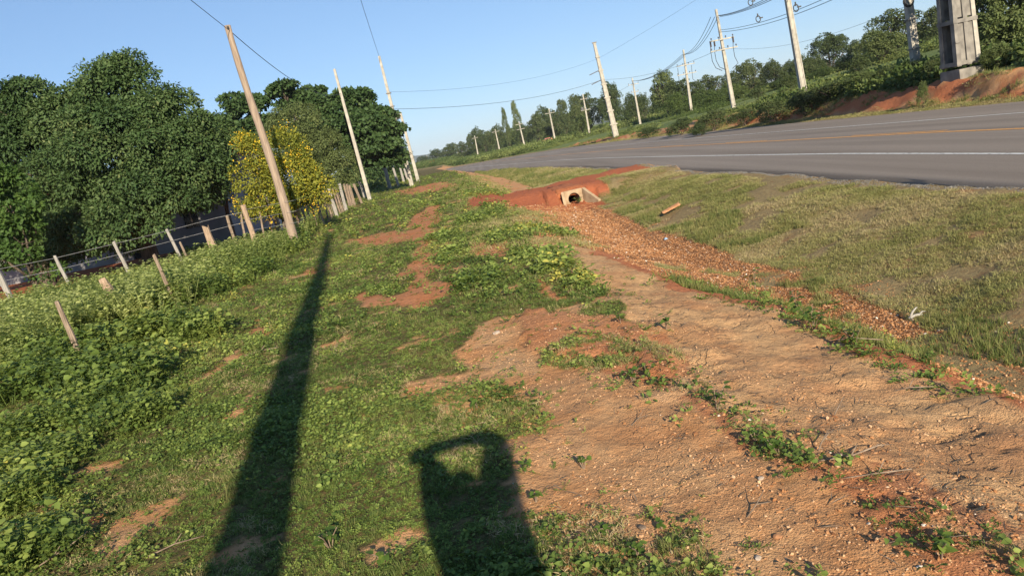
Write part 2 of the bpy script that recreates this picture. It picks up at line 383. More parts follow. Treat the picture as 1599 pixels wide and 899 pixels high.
M['clay'] = simple('clay_piece', (.28, .13, .06), (.46, .25, .13), 9, .9, .4)
M['skin'] = simple('skin', (.22, .12, .075), (.26, .15, .095), 20, .6, .05)
M['cloth'] = simple('shirt_cloth', (.16, .17, .19), (.20, .21, .23), 40, .95, .2)
M['jeans'] = simple('trouser_cloth', (.05, .06, .09), (.07, .085, .12), 60, .95, .2)
M['hair'] = simple('hair', (.012, .01, .008), (.03, .022, .018), 40, .7, .4)
M['phone'] = simple('phone_shell', (.02, .02, .022), (.03, .03, .032), 3, .25, 0, spec=.5)
M['white'] = simple('white_paint', (.62, .61, .58), (.74, .73, .70), 7, .7, .1)
M['bluebag'] = simple('blue_plastic', (.20, .30, .42), (.32, .42, .55), 7, .35, .2, spec=.5)
M['redsoil'] = simple('red_soil_clod', (.25, .08, .035), (.42, .15, .06), 9, .95, .6)
def stone_mat(name, stops):
    m, nt, n, l, b = mat(name)
    a = N(nt, 'ShaderNodeAttribute', attribute_name='tint'); a.attribute_type = 'INSTANCER'
    r = ramp(nt, stops); l.new(a.outputs['Fac'], r.inputs[0]); l.new(r.outputs[0], b.inputs['Base Color'])
    b.inputs['Roughness'].default_value = .8; b.inputs['Specular IOR Level'].default_value = .25; return m
M['stone'] = stone_mat('pebble', [(0, (.22, .095, .04)), (.45, (.36, .17, .07)), (.8, (.46, .25, .12)), (.95, (.55, .38, .24)), (1, (.68, .60, .50))])
M['chip'] = stone_mat('grey_chipping', [(0, (.09, .085, .08)), (1, (.25, .24, .22))])
M['weed'] = leafmat('weed_leaf', [(0, (.048, .085, .020)), (.3, (.10, .155, .034)), (.6, (.18, .24, .055)), (.9, (.29, .34, .085)), (1, (.46, .42, .09))])
M['weedpale'] = leafmat('pale_weed_leaf', [(0, (.12, .165, .042)), (.4, (.26, .325, .095)), (1, (.45, .48, .19))], transl=.4, spec=.1)
M['grass'] = leafmat('grass_blade', [(0, (.06, .09, .025)), (.5, (.125, .165, .045)), (1, (.26, .24, .09))])
M['dry'] = leafmat('dry_grass_blade', [(0, (.13, .145, .05)), (.35, (.23, .24, .08)), (.7, (.34, .31, .13)), (1, (.42, .33, .19))], rough=.8, transl=.2, spec=.1)
M['dark_leaf'] = leafmat('dark_glossy_leaf', [(0, (.026, .056, .018)), (.5, (.056, .100, .032)), (.85, (.095, .14, .048)), (1, (.15, .17, .065))], rough=.6, spec=.2, transl=.2, inst=False)
M['mid_leaf'] = leafmat('mid_green_leaf', [(0, (.06, .085, .030)), (.5, (.11, .145, .05)), (1, (.18, .21, .08))], spec=.15, transl=.25, inst=False)
M['bright_leaf'] = leafmat('bright_green_leaf', [(0, (.035, .075, .018)), (.5, (.07, .13, .03)), (1, (.13, .20, .05))], transl=.35, inst=False)
M['shrub_leaf'] = leafmat('yellow_shrub_leaf', [(0, (.07, .11, .02)), (.5, (.18, .20, .03)), (1, (.36, .33, .04))], transl=.3, inst=False)
M['hill_leaf'] = leafmat('hillside_leaf', [(0, (.045, .075, .022)), (.45, (.09, .13, .038)), (1, (.19, .22, .07))], spec=.15, transl=.25, inst=True)
M['flower'] = simple('yellow_petal', (.66, .42, .02), (.78, .56, .05), 9, .6, 0)
M['redleaf'] = simple('red_dying_leaf', (.40, .12, .03), (.50, .18, .05), 9, .6, 0)

# ------------------------------------------------------------------ ground sheet
def build_ground():
    nx, ny = 700, 720
    u = np.linspace(-1, 1, nx); bx = 6.4; xs = 0.9 + 2.6*np.sinh(bx*u)*1.0
    k = 2.1; v0 = -math.asinh(60/k); v1 = math.asinh(4500/k); ys = 2.6 + k*np.sinh(np.linspace(v0*.9, v1, ny))
    Xg, Yg = np.meshgrid(xs, ys)
    zn = zones(Xg, Yg)
    Zg = base_z(Xg, Yg) + relief(Xg, Yg, zn)
    V = np.stack([Xg, Yg, Zg], -1).reshape(-1, 3)
    i = np.arange(ny-1)[:, None]*nx + np.arange(nx-1)[None, :]
    F = np.stack([i, i+1, i+nx+1, i+nx], -1).reshape(-1, 4)
    me = np_mesh('ground', V, F, True)
    f = lambda a: a.astype(np.float32)
    red = np.maximum.reduce([f(zn['cross']), f(zn['gully'])*.75, f(zn['mound'])*.4, f(zn['bpatch'])*.55, f(zn['bank'])*.85*(fbm(Xg*.9, Yg*.6, 3) > .44)])
    # bare red earth under the trees by the house
    ub = (Yg + 3*fbm(Xg*.3, Yg*.3, 3) > 25) & (Yg < 43) & (Xg < -9.5) & (Xg > -38)
    red = np.maximum(red, ub*.9)
    rededge = (Xg > zn['w']) & (Xg < zn['w']+1.0)
    A = np.stack([f(zn['greenc']), np.maximum(f(zn['silt']), f(zn['worn'])*.55), f(zn['gravel']), np.ones(Xg.shape)], -1)
    B = np.stack([red, f(zn['verge'] | rededge), f(zn['hill'] & ~zn['bank'] & ~rededge) , np.ones(Xg.shape)], -1)
    attr(me, 'maskA', A.astype(np.float32), 'POINT', 'FLOAT_COLOR'); attr(me, 'maskB', B.astype(np.float32), 'POINT', 'FLOAT_COLOR')
    o = link('ground', me, M['ground']); setp(o, kind='structure')
    return o
build_ground()
def Zr(x, y):
    """exact height with relief"""
    X = np.atleast_1d(np.asarray(x, float)); Y = np.atleast_1d(np.asarray(y, float))
    z = zones(X, Y); return base_z(X, Y) + relief(X, Y, z)
def GZ(px, py):
    p = G(px, py); p.z = float(Zr(p.x, p.y)[0]); return p
# ------------------------------------------------------------------ road
def build_road():
    ys = np.concatenate([np.linspace(-60, 0, 20), np.linspace(1, 150, 150), np.linspace(154, 600, 70)])
    fr = np.array([-.004, 0, .08, .19, .315, .44, .57, .70, .85, .94, 1.0, 1.004])
    dz = np.array([-.22, 0, .03, .05, .075, .09, .075, .05, .02, .01, 0, -.22])
    fr0, dz0 = fr, dz; fr = np.concatenate([[-.004], np.linspace(0, 1, 41), [1.004]]); dz = np.interp(fr, fr0, dz0); dz[0] = dz[-1] = -.22
    wear = sum(np.exp(-((fr-c_)/.018)**2) for c_ in (.265, .375, .51, .62))+.9*(fr < .18)*.5+.5*(fr > .72)
    V = []; F = []
    def smoothx(T, y): return np.mean([np.interp(y+o, T[0], T[1]) for o in np.linspace(-9, 9, 7)], 0)
    e = smoothx(NEAR, ys); w = smoothx(FAR_, ys); z = zroad(ys)
    zz = lambda i, f_: z[i] + float(np.interp(f_, fr, dz))
    for i in range(len(ys)):
        for f_, d in zip(fr, dz):
            jag = (.03*math.sin(ys[i]*5.1)+.02*math.sin(ys[i]*13.7)) if f_ <= 0 else 0
            V.append((e[i]+(w[i]-e[i])*f_+jag, ys[i], z[i]+d))
    m = len(fr)
    for i in range(len(ys)-1):
        for k in range(m-1): F.append((i*m+k, i*m+k+1, (i+1)*m+k+1, (i+1)*m+k))
    ma, nt, n, l, b = mat('asphalt')
    tc = N(nt, 'ShaderNodeTexCoord'); a = N(nt, 'ShaderNodeTexNoise', inp={'Scale': 90., 'Detail': 4}); l.new(tc.outputs['Object'], a.inputs[0])
    mp = N(nt, 'ShaderNodeMapping'); mp.inputs['Scale'].default_value = (1.6, .05, 1); l.new(tc.outputs['Object'], mp.inputs[0])
    c = N(nt, 'ShaderNodeTexNoise', inp={'Scale': 1.0, 'Detail': 5}); l.new(mp.outputs[0], c.inputs[0])
    r1 = ramp(nt, [(.3, (.175, .146, .120)), (.7, (.26, .222, .186))]); l.new(c.outputs[0], r1.inputs[0])
    r2 = ramp(nt, [(.3, (.72, .72, .72)), (.75, (1.3, 1.3, 1.3))]); l.new(a.outputs[0], r2.inputs[0])
    mm = N(nt, 'ShaderNodeMix', data_type='RGBA', blend_type='MULTIPLY'); mm.inputs[0].default_value = 1
    wr = N(nt, 'ShaderNodeAttribute', attribute_name='wear'); wm_ = N(nt, 'ShaderNodeMix', data_type='RGBA'); l.new(r1.outputs[0], wm_.inputs[6]); wm_.inputs[7].default_value = (.24, .20, .165, 1)
    wf_ = N(nt, 'ShaderNodeMath', operation='MULTIPLY'); l.new(wr.outputs['Fac'], wf_.inputs[0]); wf_.inputs[1].default_value = .55; l.new(wf_.outputs[0], wm_.inputs[0])
    l.new(wm_.outputs[2], mm.inputs[6]); l.new(r2.outputs[0], mm.inputs[7]); l.new(mm.outputs[2], b.inputs['Base Color'])
    b.inputs['Roughness'].default_value = .9; b.inputs['Specular IOR Level'].default_value = .12
    bp = N(nt, 'ShaderNodeBump', inp={'Strength': .4, 'Distance': .006}); l.new(a.outputs[0], bp.inputs['Height']); l.new(bp.outputs[0], b.inputs['Normal'])
    me = np_mesh('road', V, F, False); attr(me, 'wear', np.tile(wear, len(ys)).astype(np.float32)); rd = link('road', me, ma); setp(rd, kind='structure')
    def paint(nm, c0, c1):
        q, nt, n, l, b = mat(nm); tc = N(nt, 'ShaderNodeTexCoord'); s_ = N(nt, 'ShaderNodeTexNoise', inp={'Scale': 14., 'Detail': 6})
        l.new(tc.outputs['Object'], s_.inputs[0]); r = ramp(nt, [(.33, (.16, .15, .14)), (.45, c0), (.8, c1)]); l.new(s_.outputs[0], r.inputs[0])
        l.new(r.outputs[0], b.inputs['Base Color']); b.inputs['Roughness'].default_value = .7; return q
    pw = paint('white_line_paint', (.52, .52, .49), (.70, .70, .66)); py_ = paint('yellow_line_paint', (.56, .26, .05), (.66, .33, .07))
    def line(f_, hw, name, mt, y0=-60, y1=600, off=0):
        Vs = []; Fs = []; sel = [i for i in range(len(ys)) if y0 <= ys[i] <= y1]
        for j, i in enumerate(sel):
            x = e[i]+(w[i]-e[i])*f_+off
            for s_ in (-hw, hw):
                Vs.append((x+s_, ys[i], zz(i, f_+ (off+s_)/(w[i]-e[i]))+.005))
            if j: Fs.append((2*j-2, 2*j-1, 2*j+1, 2*j))
        if Fs: link(name, np_mesh(name, Vs, Fs), mt, rd)
    line(.19, .055, 'edge_line', pw); line(.70, .055, 'edge_line', pw)
    line(.44, .07, 'centre_line', py_, off=-.11)
    for y0 in np.arange(-40, 400, 12.0): line(.44, .05, 'centre_dash', py_, y0, y0+5.2, off=.11)
build_road()

# ------------------------------------------------------------------ scatter (geometry nodes instancing)
def leaf_arr(P, D, Nn, L, Wd, fold=.25, droop=0):
    """diamond leaves folded on the midrib: P base, D axis, Nn normal; returns V, F(quads as 2 tris)"""
    D = D/np.linalg.norm(D, axis=1, keepdims=True); Sd = np.cross(D, Nn); Sd /= np.linalg.norm(Sd, axis=1, keepdims=True)+1e-9
    Up = np.cross(Sd, D); L = L[:, None]; Wd = Wd[:, None]
    b = P; t = P + D*L - Up*L*droop; mid = P + D*L*.45
    r = mid + Sd*Wd + Up*Wd*fold; q = mid - Sd*Wd + Up*Wd*fold
    V = np.stack([b, r, t, q], 1).reshape(-1, 3); k = np.arange(len(P))[:, None]*4
    F = np.concatenate([k+np.array([[0, 1, 2]]), k+np.array([[0, 2, 3]])], 1).reshape(-1, 3)
    return V, F
def ovate(P, D, Nn, L, Wd, droop=.25):
    """7-vertex ovate leaf with a folded, drooping midrib"""
    D = D/np.linalg.norm(D, axis=1, keepdims=True); Sd = np.cross(D, Nn); Sd /= np.linalg.norm(Sd, axis=1, keepdims=True)+1e-9
    Up = np.cross(Sd, D); L = L[:, None]; Wd = Wd[:, None]
    pts = [P, P+D*L*.22+Sd*Wd*.86+Up*Wd*.25, P+D*L*.62+Sd*Wd*.74+Up*(Wd*.2-L*droop*.4), P+D*L-Up*L*droop, P+D*L*.62-Sd*Wd*.74+Up*(Wd*.2-L*droop*.4), P+D*L*.22-Sd*Wd*.86+Up*Wd*.25, P+D*L*.5-Up*L*droop*.2]
    V = np.stack(pts, 1).reshape(-1, 3); k = np.arange(len(P))[:, None]*7
    F = np.concatenate([k+np.array([[6, a, b_]]) for a, b_ in ((0, 1), (1, 2), (2, 3), (3, 4), (4, 5), (5, 0))], 1).reshape(-1, 3)
    return V, F
def rdir(n, up=0.3, r=rng):
    a = r.random(n)*2*pi; z = np.clip(up + (r.random(n)-.5)*.8, -1, 1); s = np.sqrt(np.clip(1-z*z, .01, 1))
    return np.stack([np.cos(a)*s, np.sin(a)*s, z], 1)
def mk_variant(parts, name):
    Vs, Fs, T = [], [], []; n = 0
    for V, F, per in parts:
        Vs.append(V); Fs.append(F+n); n += len(V); T.append(np.repeat(rng.random(len(V)//per), per))
    me = np_mesh(name, np.concatenate(Vs), np.concatenate(Fs)); attr(me, 'tv', np.concatenate(T).astype(np.float32)); return me
def v_broad(nl=12, R=.09, h=.08, L=.045, W=.016, up=.15, name='weed_sprig'):
    a = rng.random(nl)*2*pi; r = np.sqrt(rng.random(nl))*R
    P = np.stack([np.cos(a)*r, np.sin(a)*r, h*(.3+.7*rng.random(nl))], 1)
    D = rdir(nl, up); Nn = np.tile([0, 0, 1.], (nl, 1)) + rng.normal(0, .35, (nl, 3)); Ls = L*(.6+.7*rng.random(nl))
    V, F = ovate(P, D, Nn, Ls, Ls*W/L)
    ns = max(3, nl//3); Pb = P[:ns]*[.3, .3, 0]; St = P[:ns]-Pb
    V2, F2 = leaf_arr(Pb-[0, 0, .02], St+1e-4, np.tile([1., .2, 0], (ns, 1)), np.linalg.norm(St, axis=1)+.02, np.full(ns, .0022), 0)
    return mk_variant([(V, F, 7), (V2, F2, 4)], name)
def v_herb(nl=46, R=.10, h=.09, L=.020, W=.006, up=.3, name='herb_sprig'):
    P = []; D = []
    for s_ in range(6):
        a = random.random()*2*pi; q = Vector((cos(a), sin(a), random.uniform(.15, .9))).normalized(); ln = random.uniform(.5, 1)*max(R, h)*1.15
        for k in range(nl//6):
            t = (k+1)/(nl//6); p = q*ln*t; p.z += -.02*t*t; P.append(p); d = q.cross(Vector((0, 0, 1)))*(1 if k % 2 else -1)+q*.5+Vector((0, 0, .25)); D.append(d)
    P = np.array(P); D = np.array(D)+rng.normal(0, .15, (len(P), 3)); Ls = L*(.6+.8*rng.random(len(P)))
    V, F = leaf_arr(P, D, np.tile([0, 0, 1.], (len(P), 1))+rng.normal(0, .3, (len(P), 3)), Ls, Ls*W/L, .2, .15)
    return mk_variant([(V, F, 4)], name)
def v_grass(nb=16, R=.05, h=.12, w=.003, lean=.7, name='grass_tuft'):
    V = []; F = []
    for i in range(nb):
        a = random.random()*2*pi; r = random.random()**.5*R; b = Vector((cos(a)*r, sin(a)*r, -.01)); a2 = random.random()*2*pi
        d = Vector((cos(a2), sin(a2), 0)); sd = Vector((-sin(a2), cos(a2), 0))*w*random.uniform(.7, 1.3); H_ = h*random.uniform(.5, 1.1); ln = random.uniform(.2, 1)*lean
        n = len(V)
        for t, ww in ((0, 1), (.5, .8), (1, .05)):
            c = b + Vector((0, 0, 1))*H_*(t-.35*ln*t*t) + d*H_*ln*t*t
            V += [c-sd*ww, c+sd*ww]
        F += [(n, n+1, n+3), (n, n+3, n+2), (n+2, n+3, n+5), (n+2, n+5, n+4)]
    return mk_variant([(np.array([tuple(v) for v in V]), np.array(F), 6)], name)
def v_tall(name='tall_weed_sprig', H_=.55, ns=6, nl=16, L=.05, W=.014):
    P = []; D = []; parts = []
    for s_ in range(ns):
        a = random.random()*2*pi; q = Vector((cos(a)*.35, sin(a)*.35, 1)).normalized(); ln = H_*random.uniform(.55, 1); b0 = Vector((cos(a)*.05, sin(a)*.05, 0))
        for k in range(nl):
            t = .2+.8*(k+random.random())/nl; p = b0+q*ln*t; P.append(p); aa = random.random()*2*pi; D.append((cos(aa), sin(aa), .35))
        V2, F2 = leaf_arr(np.array([b0-Vector((0, 0, .03))]), np.array([q]), np.array([[.3, 1., 0]]), np.array([ln]), np.array([.004]), 0); parts.append((V2, F2, 4))
    P = np.array(P); D = np.array(D); Ls = L*(.5+rng.random(len(P)))
    V, F = leaf_arr(P, D, np.tile([0, 0, 1.], (len(P), 1))+rng.normal(0, .3, (len(P), 3)), Ls, Ls*W/L*1.3, .2, .3)
    return mk_variant([(V, F, 4)]+parts, name)
def v_bush(name='bush_sprig', R=.5, nl=150, L=.11, W=.035):
    d = rdir(nl, .35); d[:, 2] = np.abs(d[:, 2]); P = d*R*(.45+.6*rng.random((nl, 1)))*[1, 1, .8]
    D = d+rng.normal(0, .5, (nl, 3)); D[:, 2] -= .3; Ls = L*(.6+.8*rng.random(nl))
    V, F = leaf_arr(P, D, d+rng.normal(0, .3, d.shape)+[0, 0, .3], Ls, Ls*W/L, .2, .2)
    return mk_variant([(V, F, 4)], name)
import bmesh
def v_stone(name='pebble', n=1):
    b = bmesh.new(); bmesh.ops.create_icosphere(b, subdivisions=1, radius=.5)
    sx, sy, sz = random.uniform(.8, 1.2), random.uniform(.6, .9), random.uniform(.35, .6)
    for v in b.verts: v.co = Vector((v.co.x*sx, v.co.y*sy, v.co.z*sz))*random.uniform(.82, 1.15)
    me = bpy.data.meshes.new(name); b.to_mesh(me); b.free(); return me
_srcs = {}
def scatter(name, P, rot, scl, tint, vi, variants, material, key=None):
    scl = np.asarray(scl, np.float32)
    if scl.ndim == 1: scl = np.repeat(scl[:, None], 3, 1)
    key = key or name
    if key not in _srcs:
        c = bpy.data.collections.new(key+'_kinds')
        for i, me in enumerate(variants):
            if not me.materials: me.materials.append(material)
            o = bpy.data.objects.new('%s_kind_%s' % (key, 'abcdefghijkl'[i]), me); c.objects.link(o)
        _srcs[key] = c
    me = bpy.data.meshes.new(name); me.vertices.add(len(P)); me.vertices.foreach_set('co', np.asarray(P, np.float32).ravel())
    attr(me, 'rot', np.asarray(rot, np.float32), 'POINT', 'FLOAT_VECTOR'); attr(me, 'scl', scl, 'POINT', 'FLOAT_VECTOR')
    attr(me, 'tint', np.asarray(tint, np.float32)); attr(me, 'vi', np.asarray(vi, np.int32), 'POINT', 'INT')
    o = link(name, me, material)
    ng = bpy.data.node_groups.new(name+'_scatter', 'GeometryNodeTree')
    ng.interface.new_socket('Geometry', in_out='INPUT', socket_type='NodeSocketGeometry'); ng.interface.new_socket('Geometry', in_out='OUTPUT', socket_type='NodeSocketGeometry')
    a = ng.nodes.new('NodeGroupInput'); z = ng.nodes.new('NodeGroupOutput'); ip_ = ng.nodes.new('GeometryNodeInstanceOnPoints')
    ci = ng.nodes.new('GeometryNodeCollectionInfo'); ci.inputs['Collection'].default_value = _srcs[key]; ci.inputs['Separate Children'].default_value = True; ci.inputs['Reset Children'].default_value = True
    def na(nm, t): q = ng.nodes.new('GeometryNodeInputNamedAttribute'); q.data_type = t; q.inputs['Name'].default_value = nm; return q.outputs['Attribute']
    L_ = ng.links.new
    L_(a.outputs[0], ip_.inputs['Points']); L_(ci.outputs[0], ip_.inputs['Instance']); ip_.inputs['Pick Instance'].default_value = True
    L_(na('vi', 'INT'), ip_.inputs['Instance Index']); L_(na('rot', 'FLOAT_VECTOR'), ip_.inputs['Rotation']); L_(na('scl', 'FLOAT_VECTOR'), ip_.inputs['Scale'])
    L_(ip_.outputs[0], z.inputs[0])
    md = o.modifiers.new('scatter', 'NODES'); md.node_group = ng
    setp(o, kind='stuff'); return o
def wedge(n, y0, y1, xl=-.78, xr=.78, pw=1.0, pad=1.0):
    """random ground points inside the wedge that the camera can see (plus a margin)"""
    t = rng.random(n); y = (y0**pw + t*(y1**pw - y0**pw))**(1/pw) if pw else y0*(y1/y0)**t
    x = (xl+(xr-xl)*rng.random(n))*y + (rng.random(n)-.5)*2*pad
    return x, y
def lay(name, x, y, keep, variants, material, smin, smax, tilt=.25, tscale=.5, tbase=.0, key=None, zoff=0, tnoise=1.4, skew=1):
    x = x[keep]; y = y[keep]; n = len(x); z = Zr(x, y)+zoff
    rot = np.stack([rng.normal(0, tilt, n), rng.normal(0, tilt, n), rng.random(n)*2*pi], 1)
    s = smin + (smax-smin)*rng.random(n)**skew
    if callable(tscale): tint = tscale(x, y)
    else: tint = np.clip(tbase + tscale*(fbm(x*tnoise+31, y*tnoise, 3)*1.6-.3) + rng.normal(0, .06, n), 0, 1)
    P = np.stack([x, y, z], 1)
    return scatter(name, P, rot, s, tint, rng.integers(0, len(variants), n), variants, material, key)
DENS = 1.0
def gpz(x, y):
    r_ = np.zeros(x.shape, bool)
    for P in GREENP[1:2]: r_ |= inpoly(P, x, y)
    return r_
c_t = at(1503, 128, 33)
def cover():
    nb = [v_broad(random.randint(9, 15), name='weed_sprig') for _ in range(6)]
    hb = [v_herb(name='herb_sprig') for _ in range(5)]
    gr = [v_grass(name='grass_tuft') for _ in range(5)]
    ta = [v_tall(name='tall_weed_sprig') for _ in range(5)]
    dg = [v_grass(30, .085, .045, .0026, 1.9, 'dry_tuft') for _ in range(6)]
    # near field: round the camera to 9 m
    def pts(n, y0, y1, pw, **k):
        x, y = wedge(n, y0, y1, pw=pw, **k); return x, y, zones(x, y)
    n_ = lambda a: int(a*DENS)
    LIFT = .0
    for tag_, y0, y1, cnt, s0, s1, pw in (('near', 1.6, 9, 52000, .28, .70, 1.3), ('middle', 9, 24, 50000, .5, 1.1, 1.2), ('far', 24, 100, 42000, 1.4, 2.6, .9)):
        x, y, z = pts(n_(cnt), y0, y1, pw, pad=1.5)
        jt = np.where(rng.random(len(x)) < .30, .06+.035*y, .012)
        pf = fbm(x*.8+70, y*.8, 3); lf = -x/np.maximum(y, 1)
        g = z['green'] & (~z['strip'] | (rng.random(len(x)) < .25)) & ~(gpz(x, y) & (rng.random(len(x)) < .75))
        g &= ~(z['strip'] & (rng.random(len(x)) < .6))
        if y1 > 30: g = g & (x < z['xl']+.2) & (x > -14-.05*y)
        kb = g & (pf + .22*np.clip(lf, 0, .6) > .50+.18*rng.random(len(x)))
        x = x+rng.normal(0, 1, len(x))*jt; y = y+rng.normal(0, 1, len(y))*jt*1.5
        lay('weed_leaves', x, y, kb, nb, M['weed'], s0, s1, .25, .62, .0, key='weed_leaves')
        kh = g & ~kb & (rng.random(len(x)) < .9)
        lay('creeping_herbs', x, y, kh, hb, M['weed'], s0*.8, s1*.95, .3, .5, .04, key='creeping_herbs', tnoise=2.0)
        x, y, z = pts(n_(cnt*.35), y0, y1, pw, pad=1.5)
        g = z['green'] & (x < z['xl']+.2) & (x > -14-.05*y)
        lay('short_grass', x, y, g & (fbm(x*.7-20, y*.7, 3) > .47), gr, M['grass'], s0*.7, s1*.9, .2, .6, .1, key='short_grass')
    for y0, y1, cnt, s0, s1 in ((1.6, 9, 16000, .5, 1.2), (9, 24, 9000, .9, 1.8)):
        x, y, z = pts(cnt, y0, y1, 1.3, pad=1.5)
        lay('dry_straw', x, y, z['green'] & (fbm(x*1.7+44, y*1.7, 3) > .54), dg, M['dry'], s0*.7, s1*.7, .45, .6, .35, key='dry_verge_grass', tnoise=2)
    # behind and beside the camera
    a = rng.random(5000)*2*pi; r = np.sqrt(rng.random(5000))*7; x = np.cos(a)*r; y = np.sin(a)*r; z = zones(x, y)
    lay('weed_leaves', x, y, z['green'] & ((y < 1.6) | (np.abs(x) > .78*y+1.4)), nb, M['weed'], .8, 1.5, .25, .6, .0, key='weed_leaves')
    # tall pale weeds in the left field
    P1 = poly([(-250, 640), (0, 600), (60, 560), (180, 500), (270, 500), (350, 440), (420, 420), (470, 385), (500, 350), (400, 350), (200, 400), (-300, 480)], .0)
    for y0, y1, cnt, s0, s1 in ((4, 12, 3800, .6, 1.1), (12, 40, 9500, 1.05, 1.75)):
        t = rng.random(cnt); y = y0+(y1-y0)*t**.8; x = -y*(.12+.85*rng.random(cnt))-1
        wx = (fbm(x*.8, y*.8, 3)-.5)*1.6
        k = inpoly(P1, x+wx, y+wx) & (y < 22.5-.0*x) | (inpoly(P1, x+wx, y+wx) & (x > -9.3))
        k &= ~((np.abs(x+8.5) < 1.2) & (y > 26))
        lay('tall_pale_weeds', x, y, k, ta, M['weedpale'], s0, s1, .15, .75, .08, key='tall_pale_weeds', tnoise=.5)
    # darker taller broadleaf weeds towards the left edge of the picture
    bg_ = [v_broad(44, .16, .30, .052, .023, .1, 'tall_broadleaf_sprig') for _ in range(5)]
    cl = [(200, 590, .5), (130, 640, .6), (60, 600, .6), (20, 680, .5), (250, 520, .5), (180, 540, .5), (330, 450, .6), (370, 430, .6), (60, 720, .4), (0, 780, .4), (100, 560, .5), (320, 520, .3), (30, 860, .3), (210, 650, .35), (280, 470, .5), (420, 400, .6), (10, 560, .6)]
    X = []; Y = []
    for px, py, r_ in cl:
        gx, gy = gp0(px, py, .1); m_ = int(60*r_/.5); aa = rng.random(m_)*2*pi; rr = np.sqrt(rng.random(m_))*r_*(.6+gy*.06); X.append(gx+np.cos(aa)*rr); Y.append(gy+np.sin(aa)*rr)
    X = np.concatenate(X); Y = np.concatenate(Y)
    lay('tall_broadleaf_weeds', X, Y, Y > 8, bg_, M['weed'], .7, 1.7, .12, .6, .0, key='tall_broadleaf_weeds')
    lay('tall_broadleaf_weeds', X, Y, Y <= 8, bg_, M['weed'], .42, 1.05, .12, .6, .0, key='tall_broadleaf_weeds')
    X = []; Y = []
    for px, py, r_, m_ in ((1165,455,.2,10),(1185,472,.2,12),(1245,488,.22,16),(1262,510,.2,16),(1295,522,.15,8),(1335,545,.14,12),(1352,552,.12,8),(1120,465,.2,8),(1030,438,.25,8),(1065,441,.2,8),(1290,470,.2,6),(1400,575,.15,8),(1450,590,.15,8),(1530,625,.15,8),(1215,490,.15,8)):
        p_ = G(px, py); m_ = int(m_*.7); X.append(p_.x+rng.normal(0, r_*.6, m_)); Y.append(p_.y+rng.normal(0, r_, m_))
    X = np.concatenate(X); Y = np.concatenate(Y)
    lay('ditch_edge_herbs', X, Y, np.ones(len(X), bool), hb, M['weed'], .8, 2.0, .2, .5, .02, key='creeping_herbs')
    # broken line of weeds between the worn path and the silt
    X = []; Y = []
    for px, py, r_, m_ in ((960,580,.10,10),(1000,600,.12,16),(1040,610,.08,8),(1095,615,.07,8),(1120,640,.09,18),(1135,665,.07,10),(1170,685,.06,10),(1200,700,.08,20),(1230,712,.07,16),(1255,725,.05,8),(1290,742,.07,10),(1330,750,.06,7),(1390,800,.05,7),(1430,835,.07,16),(1480,850,.08,20),(1520,870,.08,18),(1560,885,.06,12),(1075,590,.08,6),(900,720,.02,2)):
        m_ = max(1, int(m_*(.62 if px < 1380 else .38))); gx, gy = gp0(px, py, .0); X.append(gx+rng.normal(0, r_, m_)); Y.append(gy+rng.normal(0, r_*1.3, m_))
    X = np.concatenate(X); Y = np.concatenate(Y)
    lay('path_edge_weeds', X, Y, np.ones(len(X), bool), nb+hb[:3], M['weed'], .35, .95, .25, .5, .05, key='path_edge_weeds')
    # low lush weeds fringe by the path
    fr = [(860, 350, .8), (840, 400, .9), (800, 370, 1.0), (900, 440, .35), (750, 340, 1.2), (870, 420, .5), (700, 400, .5), (745, 440, .7), (690, 370, .7), (760, 300, 1.6)]
    X = []; Y = []
    for px, py, r_ in fr:
        gx, gy = gp0(px, py, .0); m_ = int(90*r_); aa = rng.random(m_)*2*pi; rr = np.sqrt(rng.random(m_))*r_; X.append(gx+np.cos(aa)*rr*.6); Y.append(gy+np.sin(aa)*rr*1.2)
    X = np.concatenate(X); Y = np.concatenate(Y)
    lay('lush_fringe_weeds', X, Y, np.ones(len(X), bool), nb, M['weed'], 1.0, 1.9, .2, .6, .12, key='weed_leaves')
    # ditch bank plants between silt and gravel
    cnt = 1500; y = 4+6.5*rng.random(cnt)**1.2; x = ip(XR, y)+.05+rng.normal(.25, .16, cnt)
    k = (fbm(x*1.2+8, y*.9, 3) > .50) & (x > ip(XR, y)+.08)
    lay('ditch_bank_grass', x, y, k, gr+hb[:3], M['grass'], .6, 1.5, .25, .6, .1, key='ditch_bank_grass')
    # dry verge grass between ditch and road
    for y0, y1, cnt, s0, s1, pw in ((3.5, 14, 26000, .6, 1.2, 1.2), (14, 40, 30000, .9, 1.6, 1.1), (40, 130, 26000, 1.5, 3.0, .9)):
        t = rng.random(n_(cnt)); y = (y0**pw+t*(y1**pw-y0**pw))**(1/pw); e = ip(NEAR, y); xd = ip(XD, y)-1.1*(y < 13)-.3
        x = xd+(e-.35-xd)*rng.random(len(y)); z = zones(x, y)
        k = z['verge'] & (fbm(x*1.3-9, y*1.3, 4) > .39+.10*((y < 9) & (x < ip(XD, y)+1.6))) & (x < e-.75+.5*fbm(x*2, y*2, 2))
        lay('dry_verge_grass', x, y, k, dg, M['dry'], s0, s1, .2, .75, .02, key='dry_verge_grass', tnoise=.7)
        k2 = z['verge'] & (fbm(x*1.1+19, y*1.1, 3) > .55) & (x < xd+2.2) & (rng.random(len(x)) < .5)
        lay('green_ditch_grass', x, y, k2, gr, M['grass'], s0*.8, s1, .2, .6, .2, key='short_grass')
    cnt = 9000; y = -8+11.6*rng.random(cnt); xd = ip(XD, y)-.8; x = xd+(ip(NEAR, y)-.35-xd)*rng.random(cnt)
    lay('dry_verge_grass', x, y, fbm(x*1.3-9, y*1.3, 4) > .39, dg, M['dry'], .6, 1.2, .2, .75, .02, key='dry_verge_grass', tnoise=.7)
